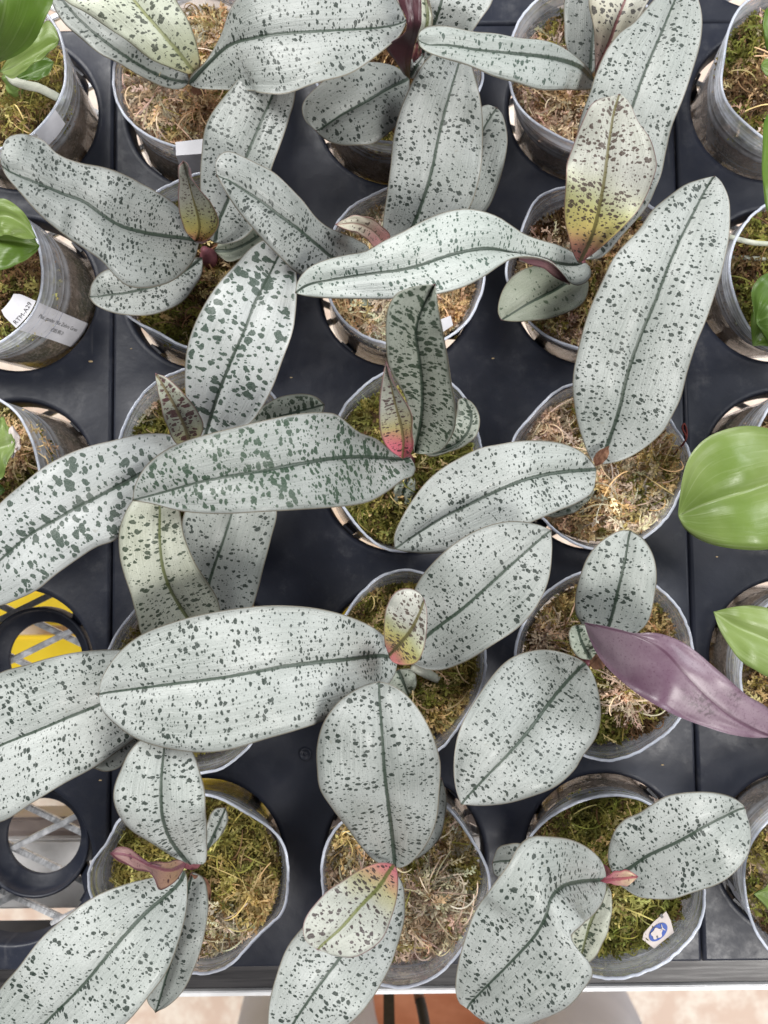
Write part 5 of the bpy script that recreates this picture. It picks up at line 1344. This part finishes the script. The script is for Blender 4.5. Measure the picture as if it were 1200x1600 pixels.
for r_, z_ in prof:
    for a in np.linspace(0, 2 * math.pi, 20, endpoint=False): V.append((r_ * math.cos(a), r_ * math.sin(a), z_))
for q in range(len(prof) - 1):
    for j in range(20): F.append((q * 20 + j, q * 20 + (j + 1) % 20, (q + 1) * 20 + (j + 1) % 20, (q + 1) * 20 + j))
tray_root = [o_ for o_ in bpy.data.objects if o_.name == 'tray'][0]
so = link('moulded_boss', mesh_py('moulded_boss', V, F, [TRAY], True), tray_root)
so.location = (Matrix.Rotation(-YAW, 3, 'Z') @ (Vector(sc_c) - tray_root.location))

# ================================================================== PERSON at the bench edge (grey trousers only in view)
def leg_ring(c, rx, ry, n=28, ph=0.0):
    out = []
    for k in range(n):
        t = 2 * math.pi * k / n
        fold = 1 + 0.03 * math.sin(5 * t + ph) + 0.02 * math.sin(9 * t + 2 * ph)
        out.append((c[0] + rx * fold * math.cos(t), c[1] + ry * fold * math.sin(t), c[2]))
    return out
def at_y(px, py, y):
    """place on the vertical plane y"""
    dx, dy = (px - 600) / FPX, -(py - 800) / FPX
    wy = dy * CT + ST; wz = dy * ST - CT
    k = y / wy
    return np.array([dx * k, y, CAM_H + wz * k])
person = empty('person', (0.06, -0.68, fz))
tag(person, 'person in loose grey trousers standing at the front of the bench, legs only in view', 'person')
def loft_mesh(name, tubes, mat, parent, voxel):
    V, F = [], []
    for rings in tubes:
        base = len(V); n = len(rings[0])
        for r_ in rings: V.extend(r_)
        for i in range(len(rings) - 1):
            for j in range(n):
                F.append((base + i * n + j, base + i * n + (j + 1) % n, base + (i + 1) * n + (j + 1) % n, base + (i + 1) * n + j))
        F.append(tuple(base + j for j in range(n))[::-1])
        F.append(tuple(base + (len(rings) - 1) * n + j for j in range(n)))
    me = mesh_py(name, np.array(V) - np.array(parent.location), F, [mat], True)
    o = link(name, me, parent)
    md = o.modifiers.new('join', 'REMESH'); md.mode = 'VOXEL'; md.voxel_size = voxel; md.use_smooth_shade = True
    sm = o.modifiers.new('soften', 'SMOOTH'); sm.iterations = 6; sm.factor = 0.6
    return o
legL = [leg_ring((-0.115, -0.70, -0.80), 0.105, 0.10, ph=0.3), leg_ring((-0.105, -0.69, -0.62), 0.104, 0.10, ph=0.9), leg_ring((-0.085, -0.675, -0.40), 0.108, 0.112, ph=1.4),
        leg_ring((-0.045, -0.70, -0.22), 0.112, 0.120, ph=2.0), leg_ring((-0.015, -0.745, -0.05), 0.115, 0.125, ph=2.4)]
legR = [leg_ring((0.265, -0.70, -0.80), 0.115, 0.10, ph=1.3), leg_ring((0.250, -0.69, -0.62), 0.116, 0.10, ph=0.2), leg_ring((0.215, -0.675, -0.40), 0.122, 0.112, ph=2.4),
        leg_ring((0.170, -0.70, -0.22), 0.122, 0.120, ph=1.0), leg_ring((0.135, -0.745, -0.05), 0.120, 0.125, ph=0.4)]
hips = [leg_ring((0.06, -0.745, -0.10), 0.175, 0.120), leg_ring((0.06, -0.755, 0.0), 0.185, 0.130), leg_ring((0.06, -0.77, 0.10), 0.172, 0.120), leg_ring((0.06, -0.78, 0.16), 0.160, 0.110)]
loft_mesh('trousers', [legL, legR, hips], CLOTH, person, 0.011)
SHOE = plain('dark_shoe', (0.03, 0.03, 0.033), 0.5, 0.4)
for sx_ in (-0.115, 0.265):
    sh = [leg_ring((sx_, -0.70, fz + 0.005), 0.048, 0.125, 20), leg_ring((sx_, -0.70, fz + 0.03), 0.050, 0.128, 20), leg_ring((sx_, -0.72, fz + 0.075), 0.042, 0.085, 20)]
    loft_mesh('shoe', [sh], SHOE, person, 0.008)
SALMON = plain('salmon_panel', (0.55, 0.22, 0.13), 0.8, 0.2, c2=(0.70, 0.33, 0.22), nscale=14)
so = link('salmon_panel', box_me('salmon_panel', -0.12, 0.12, -0.004, 0.004, -0.02, 0.62, SALMON, 0.002), person); so.location = (0.015, 0.03, 0.06)  # added panel; its salmon tone stands in for shaded floor between the legs
STRAP = plain('black_strap', (0.012, 0.012, 0.014), 0.6, 0.3, nscale=200)
sp = at(608, 1600, -0.26)
me = box_me('strap', -0.0055, 0.0055, -0.001, 0.001, -0.34, 0.22, STRAP, 0.0005)
so = link('strap', me, person); so.location = Vector(sp) - person.location
cp = at(664, 1602, -0.22)
tube('cord', [cp + np.array([0.004, -0.01, 0.16]), cp + np.array([0.002, -0.004, 0.06]), cp, cp + np.array([-0.003, 0.004, -0.035])], [0.0045, 0.0045, 0.005, 0.005], STRAP, person, 10)
tube('cord_tip', [cp + np.array([-0.003, 0.004, -0.030]), cp + np.array([-0.006, 0.008, -0.055])], [0.0052, 0.0040], DRY, person, 10)
